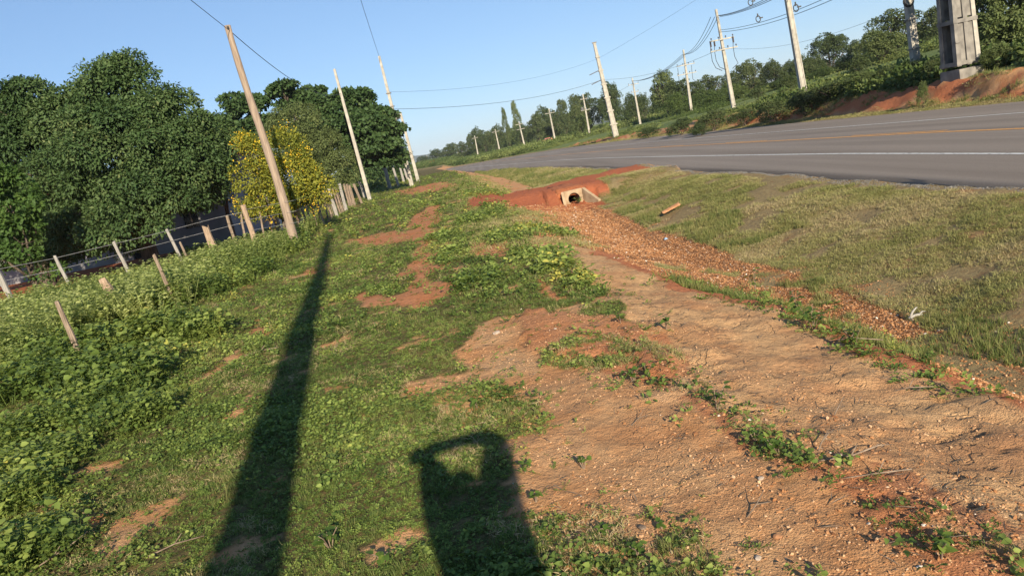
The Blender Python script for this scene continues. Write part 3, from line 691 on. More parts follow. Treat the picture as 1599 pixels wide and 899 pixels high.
    # dry sparse tufts left of the gravel, beyond the path
    cnt = n_(9000); y = 14+50*rng.random(cnt)**1.1; x = ip(XL, y)+rng.normal(0, .8, cnt); z = zones(x, y)
    lay('dry_path_grass', x, y, ~z['cross'] & (x < ip(XR, y)+.6) & (fbm(x, y, 3) > .42), dg, M['dry'], 1.0, 2.0, .2, .7, .0, key='dry_verge_grass')
    # far side verge grass
    cnt = 6000; y = 20+110*rng.random(cnt); x = ip(FAR_, y)+.25+.8*rng.random(cnt)
    lay('far_verge_grass', x, y, np.ones(cnt, bool), dg, M['dry'], 1.3, 2.4, .2, .5, .1, key='dry_verge_grass')
    # stones
    st = [v_stone() for _ in range(8)]
    def stones(nm, x, y, k, a, b, sk=2.5, tb=.35, ts=.5, zo=0):
        n = len(x); tt = lambda X_, Y_: np.clip(rng.normal(.45, .25, len(X_)), 0, 1)
        lay(nm, x, y, k, st, M['stone'], a, b, .5, tt, 0, key='pebbles', zoff=zo, skew=sk)
    x, y = wedge(26000, 2.2, 9, pw=1.1, pad=.6); z = zones(x, y)
    stones('path_pebbles', x, y, (z['bare'] | z['mound'] | z['strip']) & (~z['worn'] | (rng.random(len(x)) < .25)) & (fbm(x*1.6+4, y*1.6, 3) > .43) , .004, .022, 3.2)
    x, y = wedge(5000, 2.3, 4.6, xl=.0, xr=.8, pw=1.0, pad=.2); z = zones(x, y)
    stones('coarse_gravel', x, y, (z['bare'] | z['strip'] | z['silt']) & (np.abs(x-ip(XL, y)) < .55), .006, .034, 3)
    y = 4.5+23*rng.random(80000)**1.15; x = ip(XR, y)+.1+(ip(XD, y)-ip(XR, y)+.75)*rng.random(len(y)); z = zones(x, y)
    stones('ditch_gravel', x, y, z['gravel'] | (z['verge'] & (rng.random(len(x)) < .3)), .008, .042, 2.4)
    y = 14+14*rng.random(9000); x = ip(XL, y)+(ip(XD, y)-ip(XL, y))*rng.random(len(y)); z = zones(x, y)
    stones('ditch_gravel', x, y, z['gravel'], .02, .07, 2)
    # soil crumbs
    cm = stone_mat('soil_crumb', [(0, (.28, .14, .065)), (.5, (.46, .26, .135)), (1, (.58, .37, .21))])
    x, y = wedge(52000, 2.0, 8, xl=-.5, pw=1.15, pad=.6); z = zones(x, y)
    tt = lambda X_, Y_: rng.random(len(X_))
    lay('soil_crumbs', x, y, ((z['bare'] | z['mound'] | z['strip'] | z['silt'] | z['gp']) & (fbm(x*2.3+14, y*2.3, 3) > .40+.12*z['silt'])), [v_stone('crumb') for _ in range(6)], cm, .004, .022, .5, tt, 0, key='soil_crumbs', skew=3)
    # fallen dry bits on the soil
    x, y = wedge(5000, 2.0, 9, xl=-.3, pw=1.15, pad=.6); z = zones(x, y)
    tw = []
    for _ in range(6):
        a = random.uniform(-.4, .4); V, F = leaf_arr(np.array([[0, 0, .003], [.04*random.random(), 0, .004]]), np.array([[1, a, .05], [.6, a+.7, .1]]), np.array([[0, 0, 1.], [0, 0, 1.]]), np.array([.09, .04]), np.array([.0022, .0016]), .6, .05)
        tw.append(mk_variant([(V, F, 4)], 'dry_bit'))
    lay('fallen_dry_bits', x, y, (z['bare'] | z['silt'] | z['mound']) & ((np.abs(x-ip(XL, y)-.25) < .45) | (rng.random(len(x)) < .25)), tw, M['stick'], .5, 1.6, .1, .5, .2, key='fallen_dry_bits', skew=1.5)
    # dry plants on the red bank beyond the road
    cnt = 9000; y = 20+110*rng.random(cnt); x = ip(FAR_, y)+.9+2.6*rng.random(cnt)
    lay('bank_grass', x, y, fbm(x*.9, y*.5, 3) > .53, dg+gr, M['dry'], 1.4, 3.0, .3, .5, .1, key='bank_grass')
    # grey chippings at the road edge
    sc_ = [v_stone('chipping') for _ in range(5)]
    y = 5+60*rng.random(26000)**1.4; x = ip(NEAR, y)-.02-.34*rng.random(len(y))**1.7*fbm(y*.8, y*0, 2)*1.6
    tt = lambda X_, Y_: rng.random(len(X_))
    lay('road_edge_chippings', x, y, np.ones(len(x), bool), sc_, M['chip'], .010, .032, .5, tt, 0, key='road_edge_chippings')
    # hillside undergrowth beyond the road
    bs = [v_bush() for _ in range(6)]
    cnt = 20000; y = 22+150*rng.random(cnt)**1.25; x = ip(FAR_, y)+2.9+ (6+y*1.0)*rng.random(cnt)**1.5
    dz = fbm(x*.07+3, y*.07, 3); near = x-ip(FAR_, y) < 4.2+6*fbm(y*.09, y*0+7, 2)*(y < 75)-(y > 78)*9
    k = ((dz > np.where(x-ip(FAR_, y) > 26, .44, .565+.05*(y > 55))) | near) & (rng.random(cnt) < .85) & (x < y*.9+12)
    k &= ~((x-ip(FAR_, y) < 3.2) & (fbm(y*.16+3, x*0, 2) < .5))
    k &= ~((np.abs(x-c_t[0]) < 1.6) & (np.abs(y-33) < 2.6)) & ~((x-ip(FAR_, y) < 4.2) & (y > 24) & (y < 35))
    big = (y < 50) | (rng.random(cnt) < np.where(x-ip(FAR_, y) > 26, .7, .06))
    lay('hillside_undergrowth', x, y, k & big, bs, M['hill_leaf'], .9, 2.4, .2, .85, .0, key='hillside_undergrowth', tnoise=.13)
    lay('low_hillside_undergrowth', x, y, k & ~big, bs, M['hill_leaf'], .5, 1.25, .2, .85, .1, key='hillside_undergrowth', tnoise=.13)
    cnt = 12000; y = 165+290*rng.random(cnt); x = ip(FAR_, y)+3+ 150*rng.random(cnt)**1.8
    lay('far_undergrowth', x, y, np.ones(cnt, bool), bs, M['hill_leaf'], 1.2, 3.6, .2, .8, .0, key='hillside_undergrowth', tnoise=.05)
    cnt = 4500; y = 70+420*rng.random(cnt); x = ip(NEAR, y)-8-60*rng.random(cnt)**1.2
    lay('left_far_undergrowth', x, y, (x < -11.5), bs, M['hill_leaf'], 1.2, 3.4, .2, .8, .0, key='hillside_undergrowth', tnoise=.05)
cover()
# ------------------------------------------------------------------ trees
def crown_mesh(name, ell, nclump, nleaf, rc, L, Wd, flat=.75, droop=.35, seed=1, shell=.8):
    """ell: list of (centre, radii). leaf clumps spread through the ellipsoids' outer volume"""
    r = np.random.default_rng(seed)
    vol = np.array([(e_[1][0]*e_[1][1]*e_[1][2])**(2/3) for e_ in ell]); pr = vol/vol.sum()
    Vs = []; Fs = []; T = []; n0 = 0
    C = []
    for _ in range(nclump):
        e_ = ell[r.choice(len(ell), p=pr)]; d = r.normal(size=3); d /= np.linalg.norm(d); d[2] = d[2] if d[2] > -.55 else -d[2]
        rad = shell+(1-shell)*r.random() if r.random() < .8 else .35+.5*r.random()
        C.append((np.array(e_[0])+d*np.array(e_[1])*rad, d))
    for c, d in C:
        m = max(8, int(nleaf*r.uniform(.6, 1.4))); R = rc*r.uniform(.55, 1.35)
        q = r.normal(size=(m, 3)); q /= np.linalg.norm(q, axis=1, keepdims=True); q = q + d*.45; q[:, 2] += .25; q /= np.linalg.norm(q, axis=1, keepdims=True)
        P = c + q*R*(.55+.5*r.random((m, 1)))*[1, 1, flat]
        D = q*.8 + r.normal(0, .45, (m, 3)); D[:, 2] -= droop
        Nn = q + r.normal(0, .35, (m, 3)); Nn[:, 2] += .35
        Ls = L*(.6+.7*r.random(m)); V, F = leaf_arr(P, D, Nn, Ls, Ls*Wd/L, .25, .15)
        Vs.append(V); Fs.append(F+n0); n0 += len(V)
        t0 = r.normal(.5, .13); T.append(np.repeat(np.clip(t0+r.normal(0, .16, m), 0, 1), 4))
    me = np_mesh(name, np.concatenate(Vs), np.concatenate(Fs)); attr(me, 'tv', np.concatenate(T).astype(np.float32)); return me
def trunk_mb(base, ells, r0, seed=1, lean=(0, 0)):
    r = random.Random(seed); mb = MB(); c = sum((Vector(e_[0]) for e_ in ells), Vector())/len(ells)
    b = Vector(base); fork = b.lerp(Vector((b.x*.6+c.x*.4, b.y*.6+c.y*.4, c.z)), .38)
    mb.tube([b-Vector((0, 0, .3)), b+Vector((0, 0, .12)), b.lerp(fork, .5)+Vector((r.uniform(-.1, .1), 0, 0)), fork], [r0*1.5, r0*1.1, r0*.95, r0*.85], 10)
    for e_ in ells:
        e0 = Vector(e_[0]); mid = fork.lerp(e0, .5)+Vector((r.uniform(-.3, .3), r.uniform(-.3, .3), .2))
        mb.tube([fork-Vector((0, 0, .1)), mid, e0], [r0*.6, r0*.38, r0*.15], 7)
        for _ in range(3):
            d = Vector((r.uniform(-1, 1)*e_[1][0], r.uniform(-1, 1)*e_[1][1], r.uniform(-.2, .9)*e_[1][2]))*.75
            mb.tube([e0.lerp(mid, .3), e0+d], [r0*.2, r0*.05], 5)
    return mb
def px_ell(lst, Y, depth=.9):
    out = []
    for px, py, rx, rz, dy in lst:
        y = Y+dy; c = at(px, py, y); k = y/FPX; out.append(((c.x, c.y, c.z), (rx*k, rx*k*depth, rz*k)))
    return out
def tree(name, label, lst, Y, base_px, mt, nclump, nleaf, rc, L, Wd, r0, seed, cat='tree', flat=.75, droop=.35, group=None, depth=.9, shell=.8):
    ell = px_ell(lst, Y, depth); b = at(base_px, 300, Y); b.z = Zs(b.x, b.y)
    t = empty(name, b); setp(t, label, cat, group)
    loc = lambda e_: [((c[0]-b.x, c[1]-b.y, c[2]-b.z), rr) for c, rr in e_]
    el = loc(ell)
    cr = link('crown', crown_mesh('crown', el, nclump, nleaf, rc, L, Wd, flat, droop, seed, shell), mt, t)
    trunk_mb((0, 0, 0), el, r0, seed).build('trunk', M['bark'], t, True)
    return t, el
T_big, _ = tree('broadleaf_tree', 'huge dense dark tree with the highest rounded crown behind the wire fence',
    [(190,165,62,55,0),(130,205,62,62,.5),(265,205,58,55,-.5),(185,250,95,80,-1.5),(285,255,55,60,-1),(230,310,75,55,-1.8),(145,335,60,55,-1.2),(190,118,26,20,0),(310,300,34,34,-.5),(335,235,26,30,.5),(110,300,60,60,-1),(120,385,40,30,-.5),(205,352,60,36,-2.6),(170,378,40,24,-2.8)],
    32.5, 205, M['dark_leaf'], 620, 235, .60, .145, .040, .35, 11)
T_left, _ = tree('broadleaf_tree', 'wide dark tree at the left edge with a flatter, lower crown',
    [(50,175,52,42,0),(-10,210,60,55,0),(-70,220,80,70,1),(20,260,80,70,-.5),(70,240,50,60,.5),(-60,320,90,70,-1),(60,350,60,45,-.5),(0,380,60,40,0),(85,405,30,22,0),(-40,405,70,34,-1),(98,215,42,40,.5),(20,190,40,34,0),(-120,390,80,60,0)],
    33.5, 30, M['dark_leaf'], 430, 215, .60, .145, .040, .3, 12)
tree('leafy_shrub', 'bright green leafy shrub in front of the dark trees at the left edge',
    [(15,320,38,48,0),(35,375,32,36,0),(-20,350,50,70,.3),(10,405,45,18,-.4),(80,428,18,8,-.4)], 25.5, 10, M['bright_leaf'], 110, 80, .34, .15, .05, .10, 13, 'shrub')
tree('almond_tree', 'tree with tiered dark foliage shelves behind the yellow-flowered shrub and wooden pole',
    [(388,168,36,13,0),(352,192,20,9,0),(435,150,22,12,1),(405,205,42,22,.5),(470,165,40,16,1),(540,168,42,18,1),(575,190,36,18,0),(552,205,50,20,-1),(575,228,46,22,-1),(590,245,36,26,0),(500,215,55,36,1),(604,205,20,10,0),(370,225,34,18,0),(548,150,26,8,0),(440,140,16,6,0),(368,157,14,8,0),(485,148,24,7,1)],
    63, 520, M['dark_leaf'], 520, 90, .8, .30, .12, .3, 21, flat=.38, droop=0, shell=.6)
tree('feathery_tree', 'soft rounded mid-green tree standing directly behind the yellow-flowered shrub',
    [(465,208,42,42,0),(455,245,46,46,0),(500,245,40,42,0),(520,275,40,38,.3),(490,285,50,34,0),(430,220,24,26,0)], 57.5, 500, M['mid_leaf'], 420, 110, .55, .16, .035, .16, 22, droop=.6)
tree('round_tree', 'dark green tree beside the twin concrete poles, its crown touching the ground',
    [(585,260,42,44,0),(605,245,26,34,0),(560,285,34,24,-1),(615,275,20,26,0),(590,293,30,12,-2)], 104, 588, M['dark_leaf'], 300, 90, 1.15, .30, .09, .28, 23)
tree('small_tree', 'small dark tree between the big left tree and the red roof',
    [(340,215,20,26,0),(338,260,18,30,0),(330,300,22,22,-1)], 36.5, 345, M['dark_leaf'], 90, 90, .5, .17, .05, .12, 24)
ts, els = tree('flowering_shrub', 'tall shrub covered in yellow flowers behind the wooden pole',
    [(396,245,16,26,0),(403,290,38,42,0),(448,245,34,36,0),(458,285,42,40,0),(492,300,32,22,0),(425,320,34,24,-.3),(470,318,36,20,-.3),(390,330,16,16,0),(380,224,13,11,0)], 31, 430, M['shrub_leaf'], 300, 75, .32, .12, .03, .07, 25, 'shrub', droop=.2)
def flowers():
    r = np.random.default_rng(5); V = []; F = []; n0 = 0
    for cl_ in range(190):
        c, rr = els[r.integers(len(els))]; d = r.normal(size=3); d /= np.linalg.norm(d)
        if d[1] > .3: d[1] = -d[1]
        pc = np.array(c)+d*np.array(rr)*r.uniform(1.0, 1.2); pc[2] += .1
        for _ in range(int(r.integers(1, 10))):
            p = pc+r.normal(0, .11, 3)*[1, .6, 1.1]; m = 5; q = r.normal(size=(m, 3)); q /= np.linalg.norm(q, axis=1, keepdims=True)
            sz = r.uniform(.022, .042); v, f_ = leaf_arr(np.tile(p, (m, 1)), q, r.normal(size=(m, 3)), np.full(m, sz), np.full(m, sz*.45), .2, .1)
            V.append(v); F.append(f_+n0); n0 += len(v)
    o = link('flowers', np_mesh('flowers', np.concatenate(V), np.concatenate(F)), M['flower'], ts); setp(o, kind='stuff')
flowers()
tree('roadside_tree', 'bushy bright green tree right beside the ladder-shaped concrete tower at the right edge',
    [(1580,20,52,48,0),(1550,70,34,40,-.5),(1600,85,46,44,-.5),(1640,40,60,60,1),(1560,115,40,20,-.8),(1620,118,44,20,-.8),(1535,20,20,30,.5),(1530,-30,40,40,2),(1600,-40,60,40,2)], 36, 1585, M['mid_leaf'], 420, 100, .42, .15, .05, .18, 31)
# ---- prototypes for the trees far beyond the road (unit height, unit width)
def proto(seed, kind):
    r = random.Random(seed)
    if kind == 'round': ell = [((0, 0, .62), (.34, .34, .30)), ((-.2, .05, .5), (.26, .26, .22)), ((.22, -.05, .52), (.26, .26, .24)), ((.05, -.18, .45), (.28, .24, .22)), ((-.05, .15, .72), (.24, .24, .22)), ((.02, 0, .30), (.36, .32, .14))]
    elif kind == 'wide': ell = [((-.25, 0, .62), (.26, .3, .22)), ((.22, .05, .68), (.28, .3, .24)), ((0, -.1, .55), (.36, .3, .24)), ((.36, 0, .45), (.18, .22, .18)), ((-.38, 0, .42), (.18, .22, .2)), ((0, .1, .78), (.22, .22, .18)), ((0, 0, .28), (.42, .3, .12))]
    elif kind == 'tall': ell = [((0, 0, .80), (.24, .24, .20)), ((.08, 0, .6), (.34, .3, .2)), ((-.12, 0, .45), (.34, .3, .2)), ((.1, 0, .3), (.3, .3, .16))]
    else: ell = [((-.2, 0, .5), (.3, .3, .34)), ((.2, 0, .45), (.3, .3, .3)), ((0, -.1, .35), (.42, .36, .3)), ((0, .05, .65), (.24, .24, .25))]
    ell = [(tuple(c_+r.uniform(-.04, .04) for c_ in c), rr) for c, rr in ell]
    nc = {'bush': 150}.get(kind, 210)
    cm = crown_mesh('crown', ell, nc, 40, .085, .032, .014, .8, .2, seed, .7)
    tm = trunk_mb((0, 0, 0), ell, .022, seed); bb = bpy.data.meshes.new('trunk'); bb.from_pydata([tuple(v) for v in tm.V], [], tm.F); bb.materials.append(M['bark'])
    return cm, bb
protos = {k: [proto(s_*7+i, k) for i in range(3)] for s_, k in enumerate(('round', 'wide', 'tall', 'bush'))}
M['hill_obj_leaf'] = leafmat('far_tree_leaf', [(0, (.035, .058, .022)), (.45, (.065, .092, .034)), (.8, (.105, .13, .05)), (1, (.16, .17, .07))], spec=.15, transl=.2, inst=False)
_hc = {}
def hill_tree(px, top, Y, wpx, kind, label=None, name='hillside_tree', cat='tree', group=None, mt='hill_obj_leaf', trunk=True):
    p = at(px, top, Y); zb = Zs(p.x, Y); h = max(p.z-zb, 1.2)/.98; wd = wpx*Y/FPX
    cm, tm = random.choice(protos[kind])
    key = (cm.name, mt)
    if key not in _hc:
        c2 = cm.copy(); c2.materials.clear(); c2.materials.append(M[mt]); _hc[key] = c2
    e_ = empty(name, (p.x, Y, zb-.1), random.random()*6.28); setp(e_, label, cat, group)
    for nm, me in (('crown', _hc[key]), ('trunk', tm)):
        if nm == 'trunk' and not trunk: continue
        o = link(nm, me, None, e_); o.scale = (wd, wd, h)
    return e_
HT = [
 (1290,50,135,66,'wide','domed dark tree on the skyline right of the tall bare pole'),
 (1335,58,120,50,'bush','low green tree filling the skyline between two domed trees'),
 (1392,17,100,84,'wide','large domed tree on the hilltop left of the pole with a black ring'),
 (1370,45,85,70,'round','light green tree in front of the large hilltop dome'),
 (1465,8,95,66,'round','dark tree showing just left of the ladder-shaped concrete tower'),
 (1445,35,105,40,'bush','low bushy tree behind the pole with a black ring'),
 (1168,92,150,48,'wide','dark round-topped tree on the skyline left of the first tall pole pair'),
 (1205,93,140,44,'round','dark tree immediately right of the switchgear pole'),
 (1250,80,130,40,'bush','small tree on the skyline behind the tall bare pole'),
 (1228,95,150,30,'round','small gap-side tree between two skyline trees'),
 (1032,110,150,52,'round','tree with pale yellowish top right of the tall banded pole'),
 (1065,122,140,56,'wide','broad dark feathery tree behind the small switchgear pole'),
 (1105,118,150,50,'wide','low wide tree behind the two switchgear poles'),
 (1140,112,160,40,'round','dark tree peeping behind the nearer switchgear pole'),
 (948,127,185,40,'round','tall dark tree behind the banded concrete pole'),
 (985,145,190,32,'round','small distant tree just right of the banded pole'),
 (912,145,200,46,'wide','broad dark tree behind a white pole left of the banded pole'),
 (895,152,190,34,'tall','upright dark tree left of the banded pole'),
 (875,158,235,30,'tall','dark pointed tree near the middle of the tree line'),
 (905,175,175,34,'bush','pale brownish green tree in front of the dark tree line'),
 (850,165,255,40,'round','rounded olive tree behind a cross-arm pole'),
 (833,178,250,36,'wide','olive spreading tree in the middle of the far tree line'),
 (801,161,300,17,'tall','taller of the two slender pale eucalyptus crowns'),
 (785,171,300,13,'tall','shorter of the two slender pale eucalyptus crowns'),
 (770,196,285,34,'round','green tree below the slender eucalyptus pair'),
 (738,200,310,30,'round','dark tree standing out left of the eucalyptus pair'),
 (752,203,305,28,'wide','tree just right of the isolated dark tree in the far line'),
 (720,222,330,26,'wide','small far tree beside a distant white pole'),
 (700,224,380,30,'wide','low far tree above the red truck'),
 (678,230,420,30,'bush','last small tree of the line before the blue hills'),
 (660,241,470,26,'bush','tiny far tree at the left end of the tree line'),
 (812,190,275,34,'bush','bushy tree at the foot of the eucalyptus pair'),
 (1000,140,170,30,'bush','bushy tree left of the yellowish-topped tree'),
]
for i, (px, top, Y, wp, kd, lb) in enumerate(HT):
    hill_tree(px, top, Y, wp, kd, lb, 'eucalyptus_tree' if 'eucalyptus' in lb and 'slender' in lb and wp < 20 else 'hillside_tree', mt='mid_leaf' if 'pale' in lb or 'light' in lb else 'hill_obj_leaf')
SKY_ = ([600, 645, 700, 740, 770, 800, 850, 900, 950, 990, 1030, 1100, 1170, 1205, 1240, 1290, 1330, 1390, 1470, 1540, 1640], [262, 252, 236, 214, 200, 185, 172, 158, 140, 150, 122, 128, 104, 104, 90, 66, 62, 34, 22, 10, 0])
def wood():
    P = []; SC = []; ks = list(protos.values()); var = []
    for k in ('round', 'wide', 'bush'):
        for cm, _ in protos[k]: c2 = cm.copy(); c2.materials.clear(); c2.materials.append(M['hill_leaf']); var.append(c2)
    for i in range(60):
        px = 660+400*random.random()**1.2; sk = np.interp(px, *SKY_)
        Y = float(np.interp(px, [660, 900, 1100, 1640], [430, 235, 160, 90]))*random.uniform(1.0, 1.25)
        p = at(px, sk+random.uniform(6, 30), Y); zb = Zs(p.x, Y); h = max(p.z-zb, 1.2); wd = random.uniform(24, 46)*Y/FPX
        P.append((p.x, Y, zb-.1)); SC.append((wd, wd, h))
    for i in range(60):
        px = random.uniform(1050, 1640); sk = np.interp(px, *SKY_); Y = random.uniform(105, 170)
        p = at(px, sk+random.uniform(8, 34), Y); zb = Zs(p.x, Y); h = max(p.z-zb, 1.5); wd = random.uniform(36, 62)*Y/FPX
        P.append((p.x, Y, zb-.5)); SC.append((wd, wd, h))
    for i in range(60):
        px = random.uniform(575, 668); Y = random.uniform(150, 520); p = at(px, np.interp(px, [575, 640, 668], [262, 250, 250])+random.uniform(-2, 8), Y)
        if p.x < ip(NEAR, Y)-6:
            zb = Zs(p.x, Y); h = max(p.z-zb, 1.2); wd = random.uniform(14, 26)*Y/FPX; P.append((p.x, Y, zb-.1)); SC.append((wd, wd, h))
    n = len(P); scatter('far_woodland', P, [(0, 0, random.random()*6.28) for _ in range(n)], SC, np.clip(rng.normal(.2, .12, n), 0, .6), rng.integers(0, len(var), n), var, M['hill_leaf'])
wood()
# shrubs on the bank beyond the road
SH = [(1110,165,60,56,'shrub at the foot of the switchgear pole, left of it'),(1160,165,55,50,'shrub at the foot of the nearer switchgear pole'),(1205,150,50,60,'dense shrub on the bank between two tall poles'),
 (1250,135,46,66,'large dark shrub at the foot of the tall bare pole'),(1300,120,44,80,'large dark shrub right of the tall bare pole'),(1345,105,42,70,'yellowish shrub on the bank in the sun'),(1390,100,41,66,'shrub half in shade below the pole with a black ring'),
 (1430,110,40,60,'dark shrub right under the pole with a black ring'),(1462,108,36,40,'dark shrub touching the concrete tower base'),(1060,180,66,50,'scrubby low shrub by the red bank'),(1090,190,55,40,'low shrub on the red bank edge'),(1440,132,33,22,'small pale shrub on the bank left of the tower'),
 (1010,195,80,40,'low shrub right of the banded pole'),(1560,120,32,50,'leafy shrub to the right of the tower base'),(1230,110,70,40,'round shrub uphill of the tall bare pole'),(1340,80,60,44,'very dark round shrub alone on the grassy slope'),(1180,130,80,36,'small shrub at the foot of the open green slope')]
for px, top, Y, wp, lb in SH:
    hill_tree(px, top, Y, wp, 'bush', lb, 'shrub', 'shrub', mt='mid_leaf' if ('pale' in lb or 'yellow' in lb or 'leafy' in lb) else 'hill_obj_leaf', trunk=True)
# ------------------------------------------------------------------ far hills
def far_hills():
    V = []; F = []; n = 90; xs = np.linspace(-4200, 5200, n)
    h = 25+60*fbm(xs*.0011+2, xs*0+4, 4)+ np.clip(xs, 0, 2500)*.006
    for i, x in enumerate(xs):
        y = 4300 - (x/5000)**2*600
        for k, (dy, hz) in enumerate(((-900, -8), (-500, .45), (-150, .85), (0, 1), (700, .3), (1200, -8))):
            V.append((x, y+dy, hz if hz < 0 else h[i]*hz*(1+.12*math.sin(i*1.7+k))-6))
    for i in range(n-1):
        for k in range(5): F.append((i*6+k, (i+1)*6+k, (i+1)*6+k+1, i*6+k+1))
    o = link('hills', np_mesh('hills', V, F, True), simple('hill_forest', (.03, .05, .02), (.06, .085, .03), .01, .95, 0)); setp(o, kind='structure')
far_hills()
# ------------------------------------------------------------------ house
def house():
    A = Vector((-31.0, 43.2, 0)); B = Vector((-13.2, 38.9, 0)); d = (B-A); Lw = d.length; ang = math.atan2(d.y, d.x)
    h = empty('house', A, ang); setp(h, 'low house with a grey plastered wall and red tiled roof behind the dark trees', 'house')
    zb = -.3; ht = 3.3; D_ = 6.0; t = .18
    dark_doorway = (Lw*.66, Lw*.66+1.0); win = [(Lw*.30, Lw*.30+1.2), (Lw*.48, Lw*.48+1.0), (Lw*.85, Lw*.85+.9)]
    mb = MB(); cuts = sorted([(dark_doorway[0], dark_doorway[1], -.1, 2.1)]+[(a, b, 1.0, 2.1) for a, b in win]); x = 0
    for a, b, z0, z1 in cuts:
        mb.box(((x+a)/2, t/2, (zb+ht)/2), (a-x, t, ht-zb)); mb.box(((a+b)/2, t/2, (z1+ht)/2), (b-a, t, ht-z1))
        if z0 > 0: mb.box(((a+b)/2, t/2, (zb+z0)/2), (b-a, t, z0-zb))
        x = b
    mb.box(((x+Lw)/2, t/2, (zb+ht)/2), (Lw-x, t, ht-zb))
    mb.box((Lw/2, D_-t/2, (zb+ht)/2), (Lw, t, ht-zb))
    for xx in (t/2, Lw-t/2):
        mb.box((xx, D_/2, (zb+ht)/2), (t, D_-2*t, ht-zb)); n = len(mb.V)
        mb.add([(xx-t/2, 0, ht), (xx+t/2, 0, ht), (xx-t/2, D_, ht), (xx+t/2, D_, ht), (xx-t/2, D_/2, ht+1.35), (xx+t/2, D_/2, ht+1.35)], [(0, 4, 2), (1, 3, 5), (0, 1, 5, 4), (2, 4, 5, 3)])
    mb.build('wall', M['wall'], h)
    MB().box(((dark_doorway[0]+dark_doorway[1])/2, .12, 1.0), (.96, .05, 2.14)).build('dark_doorway', M['dark'], h)  # dark sheet filling the doorway, the shade of the recess painted on
    for a, b in win:
        w_ = MB().box(((a+b)/2, .12, 1.55), (b-a-.06, .04, 1.04)).build('window', M['glass'], h)
        MB().box(((a+b)/2, .09, 1.55), (.05, .06, 1.04)).build('frame', M['wood'], w_)
    ov = .55; sl = math.atan2(1.4, D_/2); R = MB(); n = int((Lw+2*ov)/.22); m = 9
    for side in (0, 1):
        V = []; F = []
        for i in range(n*4+1):
            x = -ov+(Lw+2*ov)*i/(n*4)
            for j in range(m+1):
                v = -ov+(D_/2+ov)*j/m; z = ht+.06+(v)*tan(sl)+.035*math.sin(i*pi/2)+.02*((j*7) % 3)
                V.append((x, v if side == 0 else D_-v, z))
        for i in range(n*4):
            for j in range(m):
                a = i*(m+1)+j; F.append((a, a+m+1, a+m+2, a+1))
        R.add(V, F)
    r_ = R.build('roof', M['roof'], h)
    MB().tube([(-ov, D_/2, ht+1.55), (Lw+ov, D_/2, ht+1.55)], .12, 8).build('ridge_cap', M['roof'], r_)
house()
# ------------------------------------------------------------------ poles
POLE_TOPS = {}
def pole_geo(base, top, w0, w1, mt, root, sq=True, name='shaft', n=4, bands=0, recess=True):
    b = Vector(base); t = Vector(top); mb = MB(); ax = (t-b)
    if sq:
        mb.tube([b-Vector((0, 0, .3))-b, t-b], [w0*.72, w1*.72], 4, off=pi/4)
    else:
        k = 14; pts = []; rad = []
        for i in range(k+1):
            f_ = i/k; p = (t-b)*f_; bend = .05*math.sin(f_*pi*1.7)
            pts.append(p+Vector((bend, 0, -.3 if i == 0 else 0))); rad.append((w0+(w1-w0)*f_)*.5*(1+.06*math.sin(i*2.3)))
        mb.tube(pts, rad, 10)
    o = mb.build(name, mt, root, not sq)
    if sq and recess:      # sunk panels down the two narrow faces, shown as raised flanges beside them
        for sgn in (-1, 1):
            r_ = MB(); off = w0*.5+.004
            r_.tube([Vector((sgn*w0*.33, -off, .3)), (t-b)*.97+Vector((sgn*w1*.33, -w1*.5-.004, 0))], [w0*.12, w1*.12], 4, off=pi/4)
            r_.build('flange', mt, root)
    for i in range(bands):
        f_ = (i+1)/(bands+1); p = (t-b)*f_; w = (w0+(w1-w0)*f_)
        MB().box(p, (w*1.5, w*1.35, .16)).build('collar', mt, root)
    return o
def crossarm(root, p, ln, ang, n_ins=3, h=.1, mt=None):
    R = Matrix.Rotation(ang, 3, 'Z')
    a = MB().box(p, (ln, h, h), R).build('crossarm', mt or M['concrete'], root)
    for i in range(n_ins):
        f_ = -.46+.92*i/(max(n_ins-1, 1)); q = Vector(p)+R @ Vector((ln*f_, 0, h*.5))
        mb = MB(); mb.tube([q, q+Vector((0, 0, .10)), q+Vector((0, 0, .12)), q+Vector((0, 0, .2)), q+Vector((0, 0, .26))], [.02, .025, .07, .075, .03], 8)
        mb.build('insulator', M['insul'], a, True)
    return a
def mkpole(name, label, top, w0, w1, bx=None, group=None, mt='concrete', sq=True, bands=0, recess=True):
    """top: world point of the top; bx: world base (x, y)"""
    z = Zs(bx[0], bx[1]); r = empty(name, (bx[0], bx[1], z)); setp(r, label, 'pole', group)
    pole_geo((bx[0], bx[1], z), top, w0, w1, M[mt], r, sq, bands=bands, recess=recess)
    return r, Vector(top)-Vector((bx[0], bx[1], z))
b1 = GZ(463, 390); t1 = at(357, 40, b1.y)
r_, v_ = mkpole('wooden_pole', 'thick leaning round wooden utility pole nearest the camera in front of the yellow-flowered shrub', t1, .30, .19, (b1.x, b1.y), mt='polewood', sq=False)
MB().tube([v_*.985-Vector((.0, .12, 0)), v_*.985+Vector((0, -.16, .05))], .03, 6).build('wire_hook', M['metal'], r_)
r2, v2 = mkpole('concrete_pole', 'slim pale concrete pole right of the wooden pole, at the end of the picket fence', at(522, 108, 55), .26, .15, (-8.67, 55))
r3, v3 = mkpole('concrete_pole', 'tall concrete pole with a black box, front one of the leaning twin pair', at(592, 88, 67), .34, .18, (-6.7, 67), bands=0)
MB().box(v3*.545+Vector((.32, -.1, 0)), (.30, .3, .62)).build('meter_box', M['metal'], r3)
for f_ in (.18, .33, .56, .62, .72): MB().box(v3*f_, (.34*1.25, .42, .07)).build('strap', M['old_shaded_concrete'], r3)
